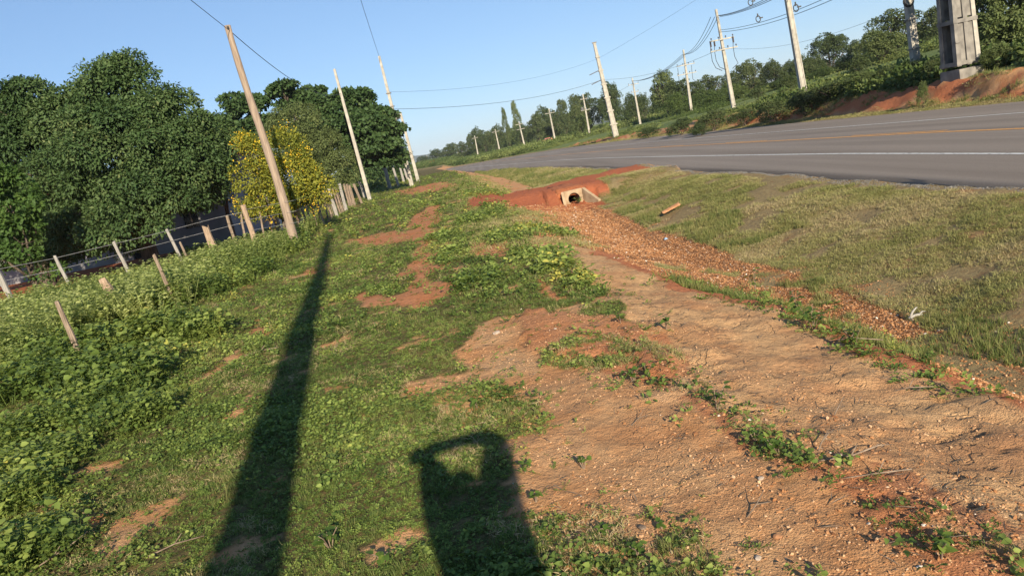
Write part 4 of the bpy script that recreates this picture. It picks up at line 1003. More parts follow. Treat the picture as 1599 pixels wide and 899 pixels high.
MB().tube([v3*.33+Vector((.3, -.2, -.5)), v3*.33+Vector((.42, -.2, 0)), v3*.33+Vector((.3, -.2, .6))], .03, 6).build('conduit', M['metal'], r3)
r4, v4 = mkpole('concrete_pole', 'shorter concrete pole just behind the twin pair with the black box', at(625, 175, 80), .34, .2, (-7.25, 80))
# big line across the road; (label, base px, top px, Y, widths, kind)
tw = at(962, 212, 105); r5, v5 = mkpole('concrete_pole', 'tall banded concrete pole with raised collars, thickest beyond the middle of the road', at(928, 68, 105), .72, .34, (tw.x, 105), mt='concrete', bands=6)
MB().box(v5+Vector((0, 0, .08)), (.6, .3, .14)).build('cap', M['old_shaded_concrete'], r5)
for f_ in (.62, .72): MB().tube([v5*f_-Vector((1.6, 0, .35)), v5*f_-Vector((.2, 0, 0))], .05, 6).build('insulator', M['insul'], r5)
def sw_pole(label, bpx, tpx, Y, w, sc, arms):
    b = at(bpx[0], bpx[1], Y); r, v = mkpole('concrete_pole', label, at(tpx[0], tpx[1], Y), w, w*.5, (b.x, Y))
    for f_, ln, k in arms: crossarm(r, v*f_+Vector((0, -w*.5-.06, 0)), ln, .15, k, .12)
    return r, v
r6, v6 = sw_pole('nearer switchgear pole with two cross-arms and hanging cable loops', (1145,163), (1118,15), 80, .40, 1, [(.70, 2.6, 4), (.60, 3.0, 4)])
for s_ in (-1.25, -.85, 1.1):
    p = v6*.60+Vector((s_, -.2, -.05)); mb = MB()
    mb.tube([p+Vector((0, 0, .9)), p+Vector((-.12, 0, .1)), p+Vector((-.1, 0, -.9)), p+Vector((.15, 0, -1.6)), p+Vector(((.75 if s_ < 0 else -.5), 0, -2.0))], .03, 6); mb.build('cable_loop', M['wire'], r6, True)
    mb = MB(); mb.tube([v6*.70+Vector((s_, -.25, -.55)), v6*.70+Vector((s_, -.25, .05))], .09, 8); mb.build('fuse_cutout', M['insul'], r6)
r7, v7 = sw_pole('smaller farther switchgear pole with two cross-arms left of the near one', (1080,178), (1067,78), 120, .42, 1, [(.76, 3.0, 4), (.62, 3.2, 4)])
for s_ in (-1.25, .9):
    p = v7*.62+Vector((s_, -.2, -.05)); MB().tube([p+Vector((0, 0, 1.2)), p+Vector((-.1, 0, -.9)), p+Vector((.5, 0, -1.6))], .035, 6).build('cable_loop', M['wire'], r7)
r8, v8 = sw_pole('small pole with a short cross-arm right of the banded pole', (1001,201), (987,122), 155, .42, 1, [(.86, 2.2, 3), (.70, 1.6, 2)])
r9, v9 = sw_pole('small pole with drooping switch gear left of the banded pole', (922,217), (910,147), 170, .42, 1, [(.88, 1.6, 2), (.62, 2.2, 3)])
MB().box(v9*.66+Vector((-.7, -.3, 0)), (.5, .4, .7)).build('transformer', M['metal'], r9)
far_p = [((868,226),(857,170),200,'single cross-arm pole, fourth from the left among the far white poles',[(.87,2.6,3)]),
 ((821,236),(810,190),240,'double cross-arm pole beside the eucalyptus pair',[(.9,2.6,3),(.72,2.6,3)]),
 ((782,243),(773,202),262,'cross-arm pole directly right of the isolated dark tree',[(.9,2.6,3)]),
 ((748,250),(741,212),290,'cross-arm pole directly left of the isolated dark tree',[(.9,2.4,3)]),
 ((719,254),(712,226),380,'plain far pole just right of the red truck',[]),
 ((687,258),(682,232),430,'thin far pole standing behind the red truck',[]),
 ((669,262),(666,243),470,'most distant tiny pole, left of the red truck',[])]
LINE = [(v9+r9.location)]
for bp_, tp_, Y, lb, arms in far_p:
    r, v = sw_pole(lb, bp_, tp_, Y, .5, 1, arms); LINE.append(v+r.location)
# tall bare pole, black ring pole
p = at(1253, 128, 55); r10, v10 = mkpole('concrete_pole', 'tall bare white pole cut off by the top of the photo, rising from dark shrubs', at(1222, -46, 55), .42, .30, (p.x, 55))
p = at(1432, 112, 42); r11, v11 = mkpole('concrete_pole', 'white pole with a black cable ring left of the ladder-shaped tower', at(1408, -80, 42), .40, .30, (p.x, 42), bands=0)
for f_ in (.22, .45): MB().box(v11*f_, (.50, .46, .08)).build('strap', M['old_shaded_concrete'], r11)
q = at(1417, 3, 41.6)-r11.location; mb = MB()
for k in range(3): mb.tube([q+Vector((.28*cos(a*pi/10)*(1-.1*k), -.1-.03*k, .28*sin(a*pi/10)*(1-.1*k))) for a in range(21)], .035, 6, cap=False)
mb.build('cable_ring', M['wire'], r11, True)
# ladder-shaped concrete tower
def tower():
    c = at(1503, 128, 33); z = Zs(c.x, 33.0); t = empty('concrete_tower', (c.x, 33, z), .18); t.scale = (.80, .80, 1); setp(t, 'ladder-shaped concrete tower of paired columns on a block base at the right', 'tower')
    MB().box((0, 0, -.1), (1.55, 1.4, .95), taper=.96).build('base', M['old_shaded_concrete'], t)
    H_ = 12.5; xs = (-.62, .02, .62); hw = .17
    for i, x in enumerate(xs):
        for y in (-.45, .45):
            mb = MB(); mb.tube([(x, y, .5), (x*.62, y*.62, H_)], [.17*1.1, .10*1.1], 4, off=pi/4); mb.build('column', M['old_shaded_concrete'] if i < 2 else M['concrete'], t)  # left columns painted darker as shaded, right one lighter as sunlit
    # wide webs between the columns, shade put into their darker concrete colour
    for y in (-.45, .45):
        for z0, z1 in ((.6, 2.3), (2.5, 4.5), (4.8, 6.6), (6.95, 8.8)):
            zc_ = (z0+z1)/2; f_ = 1-.38*zc_/H_
            MB().box((-.31*f_, y*f_, zc_), (.50*f_, .09, z1-z0)).build('web', M['old_shaded_concrete'], t)
            MB().box((.36*f_, y*f_, zc_), (.34*f_, .09, z1-z0)).build('web', M['old_shaded_concrete'], t)
    for k, zz in enumerate((.62, 2.35, 4.6, 6.8, 9.0, 11.2)):
        f_ = 1-.38*zz/H_
        MB().box((0, 0, zz), (1.62*f_, 1.25*f_, .16)).build('beam', M['old_shaded_concrete'], t)
    for zz in (1.5, 3.4):
        MB().box((-.62, -.60, zz), (.30, .05, .07)).build('step', M['old_shaded_concrete'], t)
tower()
# pole behind the camera that throws the long shadow
shp = Vector((-.50, -3.0, 0)); shp.z = Zs(shp.x, shp.y)
rs, vs = mkpole('concrete_pole', 'big pole standing behind the camera that throws the long dark shadow across the weeds', shp+Vector((0, 0, 12.2)), .44, .20, (shp.x, shp.y))
# ------------------------------------------------------------------ wires
def wire(name, label, a, b, sag, r=.012, group=None, n=18):
    a = Vector(a); b = Vector(b); pts = []
    for i in range(n+1):
        t = i/n; p = a.lerp(b, t); p.z -= 4*sag*t*(1-t); pts.append(p-a)
    o = MB().tube(pts, r, 5).build(name, M['wire'], None, True, a); setp(o, label, 'cable', group); return o
P1 = Vector(r_.location)+v_*.975; P2 = Vector(r2.location)+v2*.82
P3 = Vector(r3.location)+v3*.99; P3b = Vector(r3.location)+v3*.73; P3c = Vector(r3.location)+v3*.60
wire('overhead_cable', 'sagging cable from the wooden pole to the slim pole behind it', P1, P2, .8, .012)
wire('overhead_cable', 'cable running from the wooden pole up out of the top left corner', P1, (-5.9, -2.0, 10.2), .25, .009)
wire('overhead_cable', 'cable rising from the twin poles up out of the top of the photo', P3, Vector(rs.location)+vs*.99, .6, .013)
P5a = Vector(r5.location)+v5*.84; P5b = Vector(r5.location)+v5*.62
wire('overhead_cable', 'upper thin cable crossing the sky from the twin poles to the banded pole', P3b, P5a, 1.0, .010)
wire('overhead_cable', 'lower darker cable crossing the sky from the twin poles to the banded pole', P3c, P5b, .9, .018)
P6 = Vector(r6.location)+v6; P6m = Vector(r6.location)+v6*.62; P7 = Vector(r7.location)+v7; P8 = Vector(r8.location)+v8; P9 = Vector(r9.location)+v9
wire('overhead_cable', 'thin cable from the banded pole to the nearer switchgear pole', P5b, P6m, .8, .014)
wire('overhead_cable', 'faint cable from the banded pole top rising right', P5a+Vector((0, 0, 0)), Vector((45, 30, 22)), 1.5, .010)
P10 = Vector(r10.location)+v10; P11 = Vector(r11.location)+v11
ENDU = at(1215, -22, 60); 
for i, (dz, dx) in enumerate(((-.9, -.35), (-1.0, .05), (-1.15, .35))):
    w3 = ('left', 'middle', 'right')[i]
    k = 'three cables from the farther to the nearer switchgear pole'
    wire('overhead_cable', w3+' of the '+k, P7+Vector((dx*.8, 0, -.4+dz*.3)), P6+Vector((dx-.3, 0, dz*.6-.1)), .9, .028, k)
    k = 'cables from the short-arm pole to the farther switchgear pole'
    wire('overhead_cable', w3+' of the '+k, P8+Vector((dx*.8, 0, -.3+dz*.3)), P7+Vector((dx*.8, 0, -.4+dz*.3)), 1.0, .030, k)
    k = 'heavy cables from the nearer switchgear pole out of the top'
    wire('overhead_cable', w3+' of the '+k, P6+Vector((dx*.3+.2, 0, dz*.6-.1)), at(1230+14*i, -22-3*i, 52), .35, .026, k)
for i, z_ in enumerate((.795, .775)):
    k = 'two cables from the switchgear pole passing the bare pole'
    wire('overhead_cable', ('upper', 'lower')[i]+' of the '+k, Vector(r6.location)+v6*z_, at(1330, -22+8*i, 50), .5, .022, k)
wire('overhead_cable', 'thin low cable passing between the tall bare pole and the ring pole', Vector(r6.location)+v6*.62, at(1420, 8, 41.8), .9, .009)
wire('overhead_cable', 'thin cable from the small short-arm pole down to the pole behind the banded one', P8+Vector((0, 0, -1)), P9+Vector((0, 0, -1)), .9, .02)
for i, (px, py, Y, lb) in enumerate(((1172,4,66,'dark ring spacer on the heavy upper cables'),(1184,30,68,'ring spacer on the lower cable pair left of the tall bare pole'),(1243,13,60,'ring spacer on the lower cable pair right beside the tall bare pole'))):
    c = at(px, py, Y); mb = MB(); mb.tube([Vector((.2*cos(a*pi/8), 0, .26*sin(a*pi/8))) for a in range(17)], .04, 6, cap=False); mb.box((.25, 0, .05), (.3, .1, .1)); mb.box((0, 0, .3), (.08, .1, .3))
    o = mb.build('cable_spacer', M['wire'], None, False, c); setp(o, lb, 'spacer')
for i in range(len(LINE)-1):
    k = 'faint distribution cables linking the far white poles'
    wire('overhead_cable', 'faint far cable between the '+('switch-hung pole and the next pole left', 'two poles just right of the eucalyptus pair', 'eucalyptus pole and the next one left', 'two poles either side of the isolated dark tree', 'isolated-tree pole and the plain far pole', 'plain far pole and the truck pole', 'truck pole and the most distant pole')[i], LINE[i]-Vector((0, 0, .6)), LINE[i+1]-Vector((0, 0, .6)), 1.0, .02, k)
# ------------------------------------------------------------------ fences
def post(root, name, p, top, r0, mt, jag=True, n=7, cat=None):
    p = Vector(p); top = Vector(top); v = top-p; pts = []; rad = []; k = 5; o_ = Vector(root.location)
    for i in range(k+1):
        f_ = i/k; pts.append(p-o_+v*f_+Vector((random.uniform(-1, 1)*min(r0, .03)*.35, random.uniform(-1, 1)*min(r0, .03)*.3, 0))*(0 if i in (0,) else 1)); rad.append(r0*(1.1-.25*f_)*random.uniform(.88, 1.12))
    mb = MB(); mb.tube(pts, rad, n)
    for j in range(n):
        q = mb.V[-1-j]; mb.V[-1-j] = (q[0], q[1], q[2]+random.uniform(-.5, .6)*r0)
    return mb.build(name, M[mt], root, False)
def fence_posts(root, lst, mt0):
    for bpx, tpx, w, mt in lst:
        b = GZ(*bpx); t = at(tpx[0], tpx[1], b.y-.02); post(root, 'post' if w > 7 else 'stake', b-Vector((0, 0, .25)), t, max(w*b.y/FPX/2, .018), mt)
F2 = empty('picket_fence', (-8.3, 36, 0)); setp(F2, 'rough wooden stake fence running away from the wooden pole towards the slim concrete pole', 'fence')
near_list = [((345,415),(320,355),13,'wood2'),((375,403),(354,337),5,'wood'),((387,398),(376,335),4,'wood'),((408,400),(379,322),9,'wood2'),((415,382),(405,331),3,'wood'),((428,375),(414,318),3,'wood'),((455,362),(441,305),3,'wood'),((488,357),(474,308),3,'wood'),
 ((438,366),(422,312),8,'wood'),((443,360),(430,320),9,'white'),((463,362),(452,296),4,'wood'),((475,366),(457,307),10,'wood2'),((481,356),(466,309),3.5,'wood'),((497,358),(482,307),3,'wood')]
fence_posts(F2, near_list, None)
def stake_row():
    # posts and stakes between the near group and the concrete pole
    base = [(505,352,490,300,6),(514,345,502,299,3),(519,342,507,299,3),(527,339,513,294,6),(532,334,519,294,3),(536,331,523,294,3),(541,329,530,287,6),(546,325,537,288,3),(550,324,541,288,3),(554,321,545,290,4),(566,318,552,288,4),(571,309,561,283,5.5)]
    for bx, by, tx, ty, w in base:
        b = GZ(bx, by); t = at(tx, ty, b.y); post(F2, 'post' if w > 5 else 'stake', b-Vector((0, 0, .2)), t, max(w*b.y/FPX/2, .02), 'whitewood' if w > 5 and random.random() < .6 else 'wood')
        if w < 5:
            for dy in (.6,):
                b2 = b+Vector((-.02, dy, 0)); post(F2, 'stake', b2-Vector((0, 0, .2)), t+Vector((-.02, dy, random.uniform(-.1, .1))), .018, 'wood')
stake_row()
for (bx, by, tx, ty, w, Y) in ((609,294,601,262,6,72),(622,288,614,263,4,78),(630,281,625,263,4,88),(637,279,631,264,4,96)):
    b = at(bx, by, Y); post(F2, 'post', Vector((b.x, Y, Zs(b.x, Y)-.2)), at(tx, ty, Y), w*Y/FPX/2, 'whitewood')
F1 = empty('wire_fence', (-14, 25, 0)); setp(F1, 'wire fence with pale posts crossing in front of the big trees at the left', 'fence')
f1 = [((-8,418),22.4,9),((85,400),23.4,5.5),((177,378),24.6,5.5),((260,358),26.0,5)]
corner = GZ(408, 400)
wpts = []
for (tx, ty), Y, w in f1:
    t = at(tx, ty, Y); b = Vector((t.x+.28, Y, Zs(t.x, Y))); post(F1, 'post', b-Vector((0, 0, .2)), t, w*Y/FPX/2, 'whitewood'); wpts.append(t)
tcn = at(379, 326, corner.y); 
far_l = at(-160, 445, 21.5)
for k, (dz, lb) in enumerate(((-.06, 0), (-.42, 0))):
    pts = [far_l+Vector((0, 0, dz))]+[p+Vector((.02*k, -.05, dz)) for p in wpts]+[Vector((wpts[-1].x*.35+tcn.x*.65, wpts[-1].y*.35+tcn.y*.65, (wpts[-1].z*.35+tcn.z*.65)+dz)), tcn+Vector((0, -.02, dz*.9-.05))]
    o_ = Vector(F1.location); MB().tube([p-o_ for p in pts], .007, 5).build('wire', M['fencewire'], F1)
o_ = Vector(F2.location)
for dz in (-.12, -.45, -.8):
    pl = [at(379, 322, corner.y), at(457, 307, 24), at(490, 300, 37.0), at(530, 287, 43), at(561, 283, 52)]
    MB().tube([p+Vector((0, -.05, dz))-o_ for p in pl], .005, 5).build('wire', M['fencewire'], F2)
# old loose posts standing in the tall weeds
for bpx, tpx, w, mt, lb in (((197,490),(160,437),15,'wood2','short thick reddish brown stump post leaning in the tall weeds'),((280,482),(240,398),6,'wood','thin crooked grey stake in the tall weeds right of the stump post'),
    ((140,585),(88,472),9,'wood','grey leaning post nearest the left edge among the weeds'),((303,425),(281,378),4,'wood','short thin stake between two fence posts in the weeds')):
    b = G(*bpx); e_ = empty('old_post', b); setp(e_, lb, 'post'); post(e_, 'shaft', b-Vector((0, 0, .2)), at(tpx[0], tpx[1], b.y-.03), w*b.y/FPX/2, mt)
# ------------------------------------------------------------------ culvert
def culvert():
    b = GZ(905, 322); b.x = 2.9; b.y = 27.6; b.z = -.82; c = empty('culvert', b, 0.08); setp(c, 'concrete culvert headwall with a round pipe opening below the red earth crossing', 'culvert')
    W_, H_, r, n = .68, .60, .22, 20; V = []; F = []; cz = .27; t = .12
    for y in (0, t):
        for i in range(n):
            a = 2*pi*i/n+pi/4; V.append((r*cos(a), y, cz+r*sin(a)))
        for i in range(n):
            a = 2*pi*i/n+pi/4; q = max(abs(cos(a)), abs(sin(a))); x = cos(a)/q*W_/2; z = sin(a)/q; V.append((x*.97, y, cz+z*(H_-cz) if z > 0 else cz+z*(cz+.2)))
    for i in range(n):
        j = (i+1) % n; F += [(i, j, n+j, n+i), (2*n+i, 3*n+i, 3*n+j, 2*n+j), (n+i, n+j, 3*n+j, 3*n+i), (i, 2*n+i, 2*n+j, j)]
    MB().add(V, F).build('headwall', M['culvert'], c)
    V = []; F = []; L_ = 4.5
    for y in (t*.5, L_):
        for rr in (r-.002, r+.06):
            for i in range(n): a = 2*pi*i/n; V.append((rr*cos(a), y, cz+rr*sin(a)))
    for i in range(n):
        j = (i+1) % n; F += [(i, j, 2*n+j, 2*n+i), (n+i, 3*n+i, 3*n+j, n+j)]
    MB().add(V, F).build('pipe', M['old_shaded_concrete'], c)
    for sx, ln, dx in ((1, .75, .36), (-1, .22, .02)):       # wing walls with sloping tops
        x0 = sx*W_/2; th = .10; V = []
        for a, hgt, off in ((0, H_, 0), (ln, .12, dx)):
            for e_ in (0, th): V += [(x0+sx*(off+e_), -a, -.2), (x0+sx*(off+e_), -a, hgt)]
        MB().add(V, [(0, 1, 3, 2), (4, 6, 7, 5), (0, 4, 5, 1), (2, 3, 7, 6), (1, 5, 7, 3), (0, 2, 6, 4)]).build('wing_wall', M['culvert'], c)
culvert()
def backfill():
    V = []; F = []; n = 9; m = 12; ys_ = np.linspace(27.72, 30.3, m); rr = random.Random(3)
    for y in ys_:
        for i in range(n):
            x = 2.9+(27.6-y)*.08-.62+1.24*i/(n-1); zc = -.20-.45*max(0, 28.2-y); ed = 1 if i in (0, n-1) else 0
            V.append((x, y, zc+.05+rr.uniform(-.02, .03)-.12*ed))
    for j in range(m-1):
        for i in range(n-1): a = j*n+i; F.append((a, a+1, a+n+1, a+n))
    c = [o for o in COL.objects if o.name == 'culvert'][0]; o = MB().add(V, F).build('backfill', M['redsoil'], None, True); so = o.modifiers.new('thick', 'SOLIDIFY'); so.thickness = .08
    o.parent = c; o.matrix_parent_inverse = (Matrix.Translation(c.location) @ Matrix.Rotation(c.rotation_euler.z, 4, 'Z')).inverted()
backfill()
# ------------------------------------------------------------------ loose things
def blob(name, label, cat, p, size, mt, seed=1, sub=3, rough_=.25, rz=0):
    b = bmesh.new(); bmesh.ops.create_icosphere(b, subdivisions=sub, radius=.5); r = np.random.default_rng(seed); o3 = r.random(3)*10
    for v in b.verts:
        k = 1+rough_*(float(fbm(v.co.x*2.5+o3[0], v.co.y*2.5+v.co.z*1.7+o3[1], 3))-.5)*2
        v.co = Vector((v.co.x*size[0]*k, v.co.y*size[1]*k, v.co.z*size[2]*k))
    me = bpy.data.meshes.new(name); b.to_mesh(me); b.free(); o = link(name, me, M[mt], None, Vector(p)+Vector((0, 0, size[2]*.3))); o.rotation_euler.z = rz; setp(o, label, cat); return o
# curled slab of clay / sheet on the ditch bank
def clay():
    p = GZ(1048, 333); e_ = empty('curled_sheet', p, .25); setp(e_, 'curled orange-brown sheet lying on the grassy ditch bank', 'sheet')
    V = []; n = 12; m = 6; F = []
    for i in range(n+1):
        for j in range(m+1):
            u = i/n-.5; v = j/m-.5; a = v*1.9
            V.append((u*.50+.04*math.sin(v*5), .17*math.sin(a)*(1+.25*u), .07+.13*cos(a)+.13*u-.06*abs(math.sin(i*1.3))*.3))
    for i in range(n):
        for j in range(m): F.append((i*(m+1)+j, (i+1)*(m+1)+j, (i+1)*(m+1)+j+1, i*(m+1)+j+1))
    o = MB().add(V, F).build('shell', M['clay'], e_, True); s_ = o.modifiers.new('thick', 'SOLIDIFY'); s_.thickness = .02
clay()
def branchy(name, label, cat, p, segs, mt, rz=0):
    e_ = empty(name, p, rz); setp(e_, label, cat)
    for nm, pts, rr in segs: MB().tube(pts, rr, 7).build(nm, M[mt], e_, True)
    return e_
branchy('forked_branch', 'bleached white forked branch lying on the grass by the ditch', 'branch', GZ(1425, 492), [
 ('stem', [(-.08, 0, .02), (.0, 0, .05), (.10, .01, .06), (.2, 0, .05)], [.035, .03, .028, .022]), ('fork', [(-.05, 0, .04), (.02, .02, .14), (.1, .03, .20), (.13, .03, .20)], [.026, .022, .016, .008]), ('fork', [(.12, .01, .05), (.2, .0, .11), (.26, 0, .10)], [.022, .014, .007])], 'bone').scale = (.55,)*3
for px, py, pts, lb, w in (
 (100,870,[(-.22,-.16,.0),(-.05,-.02,.05),(.03,.06,.07),(.1,.14,.10)],'thin forked dry stick in the weeds at the bottom left',.008),
 (270,855,[(-.14,-.02,.03),(.0,.03,.05),(.16,.08,.04)],'short dry stick left of the long pole shadow',.007),
 (1310,650,[(-.05,-.02,.0),(.02,.03,.05),(.07,.06,.03)],'short dark twig on the dry silt',.006),
 (1290,700,[(-.10,-.09,.0),(-.02,.0,.04),(.06,.1,.03),(.12,.16,.02)],'crooked twig on the silt right of the leafy seedling',.006),
 (1330,722,[(-.16,.02,.02),(.0,.0,.02),(.16,.03,.03),(.24,.05,.01)],'long root-like stick at the silt edge',.008),
 (1370,745,[(-.2,.03,.01),(.0,-.01,.02),(.16,-.02,.01)],'pale long stick below the root-like one',.006),
 (1000,660,[(-.07,-.05,.0),(.0,.01,.02),(.08,.04,.01)],'small curved twig on the bare path',.004),
 (1185,805,[(-.07,-.04,.0),(.0,.01,.03),(.08,.04,.01)],'small straight twig on the path near the bottom',.005),
 (1330,535,[(-.15,.1,.02),(.0,.0,.05),(.2,-.12,.02)],'dark twig lying in the ditch bank grass',.008),
 (1420,610,[(-.13,.03,.01),(.0,.0,.03),(.15,-.02,.01)],'low curved twig in the middle of the silt',.006),
 (410,555,[(-.2,-.03,.03),(.0,.0,.05),(.22,.05,.03)],'brown stick across the weeds beside the pole shadow',.012)):
    p = GZ(px, py); o = branchy('dry_stick', lb, 'stick', p, [('stem', pts, [w*.7, w*.6, w*.5, w*.3][:len(pts)]), ('twig', [pts[1], Vector(pts[1])+Vector((.05, .02, .05))], [w*.6, w*.25])], 'stick')
# larger stones
for i, (px, py, s_, mt, lb) in enumerate(((1380,350,.0,'','')
 ,(775,520,.075,'palestone','pale flat stone on the bare path below the weeds'),(1005,835,.035,'stick','grey stone on the path near the bottom centre'),(1310,715,.03,'palestone','small white stone beside the root-like stick'),
 (1190,755,.03,'palestone','white pebble beside the path weeds'),(905,847,.04,'clay','orange stone by the low green plants at the bottom'),(1060,450,.05,'','')
 ,(1260,700,.03,'clay','small orange stone at the foot of the leafy seedling'),(868,518,.03,'palestone','little white stone on the red mound'),(1215,843,.035,'clay','brown stone on the right side of the path'),(690,655,.018,'palestone','tiny white pebble in the weeds above the phone shadow'),(1185,878,.03,'palestone','pale stone on the path at the bottom right'))):
    if not lb: continue
    blob('stone', lb, 'stone', GZ(px, py), (s_*1.3, s_, s_*.55), mt, 40+i, 2, .35, i)
p = GZ(1040, 373); mb = MB(); mb.add([(-.04, -.03, .01), (.04, -.03, .02), (.05, .03, .015), (-.04, .03, .03), (0, 0, .06)], [(0, 1, 4), (1, 2, 4), (2, 3, 4), (3, 0, 4)]); o = mb.build('litter', M['bluebag'], None, False, p); setp(o, 'crumpled blue plastic litter on the ditch bank', 'litter')
# ------------------------------------------------------------------ seedlings: each leaf a part
def one_leaf(name, L, W_, seed):
    V, F = ovate(np.zeros((1, 3)), np.array([[1., 0, 0]]), np.array([[0, 0, 1.]]), np.array([L]), np.array([W_]), .25)
    me = np_mesh(name, V, F); attr(me, 'tv', np.full(len(V), seed, np.float32)); me.materials.append(M['seed_leaf']); return me
M['seed_leaf'] = leafmat('seedling_leaf', [(0, (.045, .085, .02)), (.5, (.09, .155, .03)), (1, (.19, .25, .05))], transl=.35, inst=False)
leafs = [one_leaf('leaf', 1, .40, s_) for s_ in (.2, .5, .8)]; leafs_n = [one_leaf('leaf', 1, .26, s_) for s_ in (.1, .4, .7)]
def seedling(px, py, h, nl, L, label, seed, narrow=False, spread=.5):
    r = random.Random(seed); p = GZ(px, py); e_ = empty('seedling', p); setp(e_, label, 'plant'); ns = 1 if nl < 9 else 3 if nl < 20 else 5
    stems = []
    for k in range(ns):
        a = r.uniform(0, 2*pi); v = Vector((cos(a)*spread*h*(k > 0), sin(a)*spread*h*(k > 0), h*r.uniform(.7, 1))); stems.append(v)
        MB().tube([(0, 0, -.02), v*.5+Vector((0, 0, .02)), v], [.004, .003, .002], 5).build('stem', M['stick'], e_)
    for i in range(nl):
        v = stems[i % ns]; t = .35+.65*((i//ns)+.5)/(nl/ns); q = v*t+Vector((0, 0, .01)); a = i*2.4+r.random(); L1 = L*r.uniform(.65, 1.1)*(1.1-.3*t)
        o = link('leaf', (leafs_n if narrow else leafs)[r.randrange(3)], None, e_, q); o.scale = (L1,)*3
        o.rotation_euler = (r.uniform(-.4, .4), r.uniform(-.55, .35), a)
for i, (px, py, h, nl, L, nr, lb) in enumerate((
 (1040,512,.17,11,.085,False,'upright seedling with round leaves standing alone on the pale silt'),
 (970,508,.10,7,.08,False,'single broad-leaved seedling left of the lone upright one'),
 (1180,452,.30,16,.11,True,'dark leafy plant at the far edge of the gravel'),
 (1245,490,.32,18,.11,True,'bushy plant on the ditch edge right of the gravel band'),
 (1270,512,.22,24,.10,True,'fern-like bright plant on the ditch edge'),
 (1335,545,.18,20,.09,True,'bright green tuft plant above the silt edge'),
 (1120,640,.16,16,.07,False,'leafy seedling in the weed strip between path and silt'),
 (990,598,.11,18,.07,False,'grey-green seedling clump where the path narrows'),
 (1010,590,.12,14,.07,False,'second grey-green seedling beside the path clump'),
 (1215,712,.09,24,.055,False,'low leafy seedling at the silt corner with broad leaves'),
 (1180,690,.07,16,.045,False,'small seedling uphill of the broad-leaved one'),
 (912,735,.09,13,.045,False,'lone weedy seedling on the brown gravel beside the phone shadow'),
 (1000,880,.07,26,.045,False,'low plant at the bottom beside the phone shadow'),
 (950,845,.06,26,.04,False,'blue-green creeping plant just above the bottom edge'),
 (1035,830,.06,12,.04,False,'small creeping sprig at the top of the bottom green patch'),
 (1470,880,.09,18,.05,False,'leafy plant at the bottom right corner'),
 (1475,855,.06,12,.045,False,'pale leaf cluster above the bottom right plant'),
 (745,632,.08,14,.06,False,'broad-leaved plant where the weeds meet the path'),
 (822,745,.07,12,.045,False,'small plant touching the right side of the phone shadow'),
 (838,790,.07,14,.045,False,'second small plant at the edge of the person shadow'),
 (600,885,.08,16,.05,False,'rosette of broad leaves left of the person shadow'),
 (45,735,.12,16,.075,False,'large-leaved weed at the left edge'),
 (75,800,.11,18,.075,False,'yellowing large-leaved weed near the bottom left'),
 (30,830,.10,18,.07,False,'broad green weed in the bottom left corner'),
 (905,319,.30,16,.16,False,'dark green plant growing in the mouth of the culvert'),
 (890,435,.22,34,.09,True,'bright bushy plant at the edge of the bare silt'),
 (1085,578,.05,7,.035,True,'tiny sprig on the silt above the weed strip'),
 (515,850,.12,22,.07,True,'lance-leaved rosette beside the long pole shadow'))):
    seedling(px, py, h, nl, L, lb, 100+i, nr)
# ------------------------------------------------------------------ vehicles far off
def truck():
    c = at(680, 263, 330); z = Zs(c.x, 330); t = empty('truck', (c.x, 330, z), .5); t.scale = (.6,)*3; setp(t, 'distant red truck on the roadside at the vanishing end of the road', 'truck')
    c_ = t
    MB().box((0, 1.2, 1.7), (3.6, 2.6, 2.2), taper=.92).build('cab', M['redpaint'], c_); MB().box((0, 5.2, 2.0), (3.8, 5.0, 2.4)).build('cargo_box', M['redpaint'], c_)
    MB().box((0, -.11, 2.2), (2.9, .06, .8)).build('windscreen', M['glass'], c_); MB().box((0, -.12, .95), (3.4, .1, .45)).build('bumper', M['metal'], c_)
    for x in (-1.6, 1.6):
        for y in (.9, 5.0, 6.4): MB().tube([(x-.2, y, .55), (x+.2, y, .55)], .55, 14).build('wheel', M['rubber'], c_)
truck()
def redcar():
    c = at(857, 221, 215); z = Zs(c.x, 215); t = empty('parked_car', (c.x, 215, z+.1), .1); setp(t, 'small red car parked under the dark trees beyond the road', 'car')
    b_ = MB(); b_.box((0, 0, .65), (4.1, 1.7, .7), taper=.95); b_.box((-.1, 0, 1.2), (2.2, 1.5, .5), taper=.8); b_.build('body', M['redpaint'], t)
    MB().box((-.1, -.72, 1.2), (1.7, .06, .32)).build('window', M['glass'], t)
    for x in (-1.3, 1.3): MB().tube([(x, -.85, .32), (x, -.6, .32)], .32, 14).build('wheel', M['rubber'], t)
redcar()
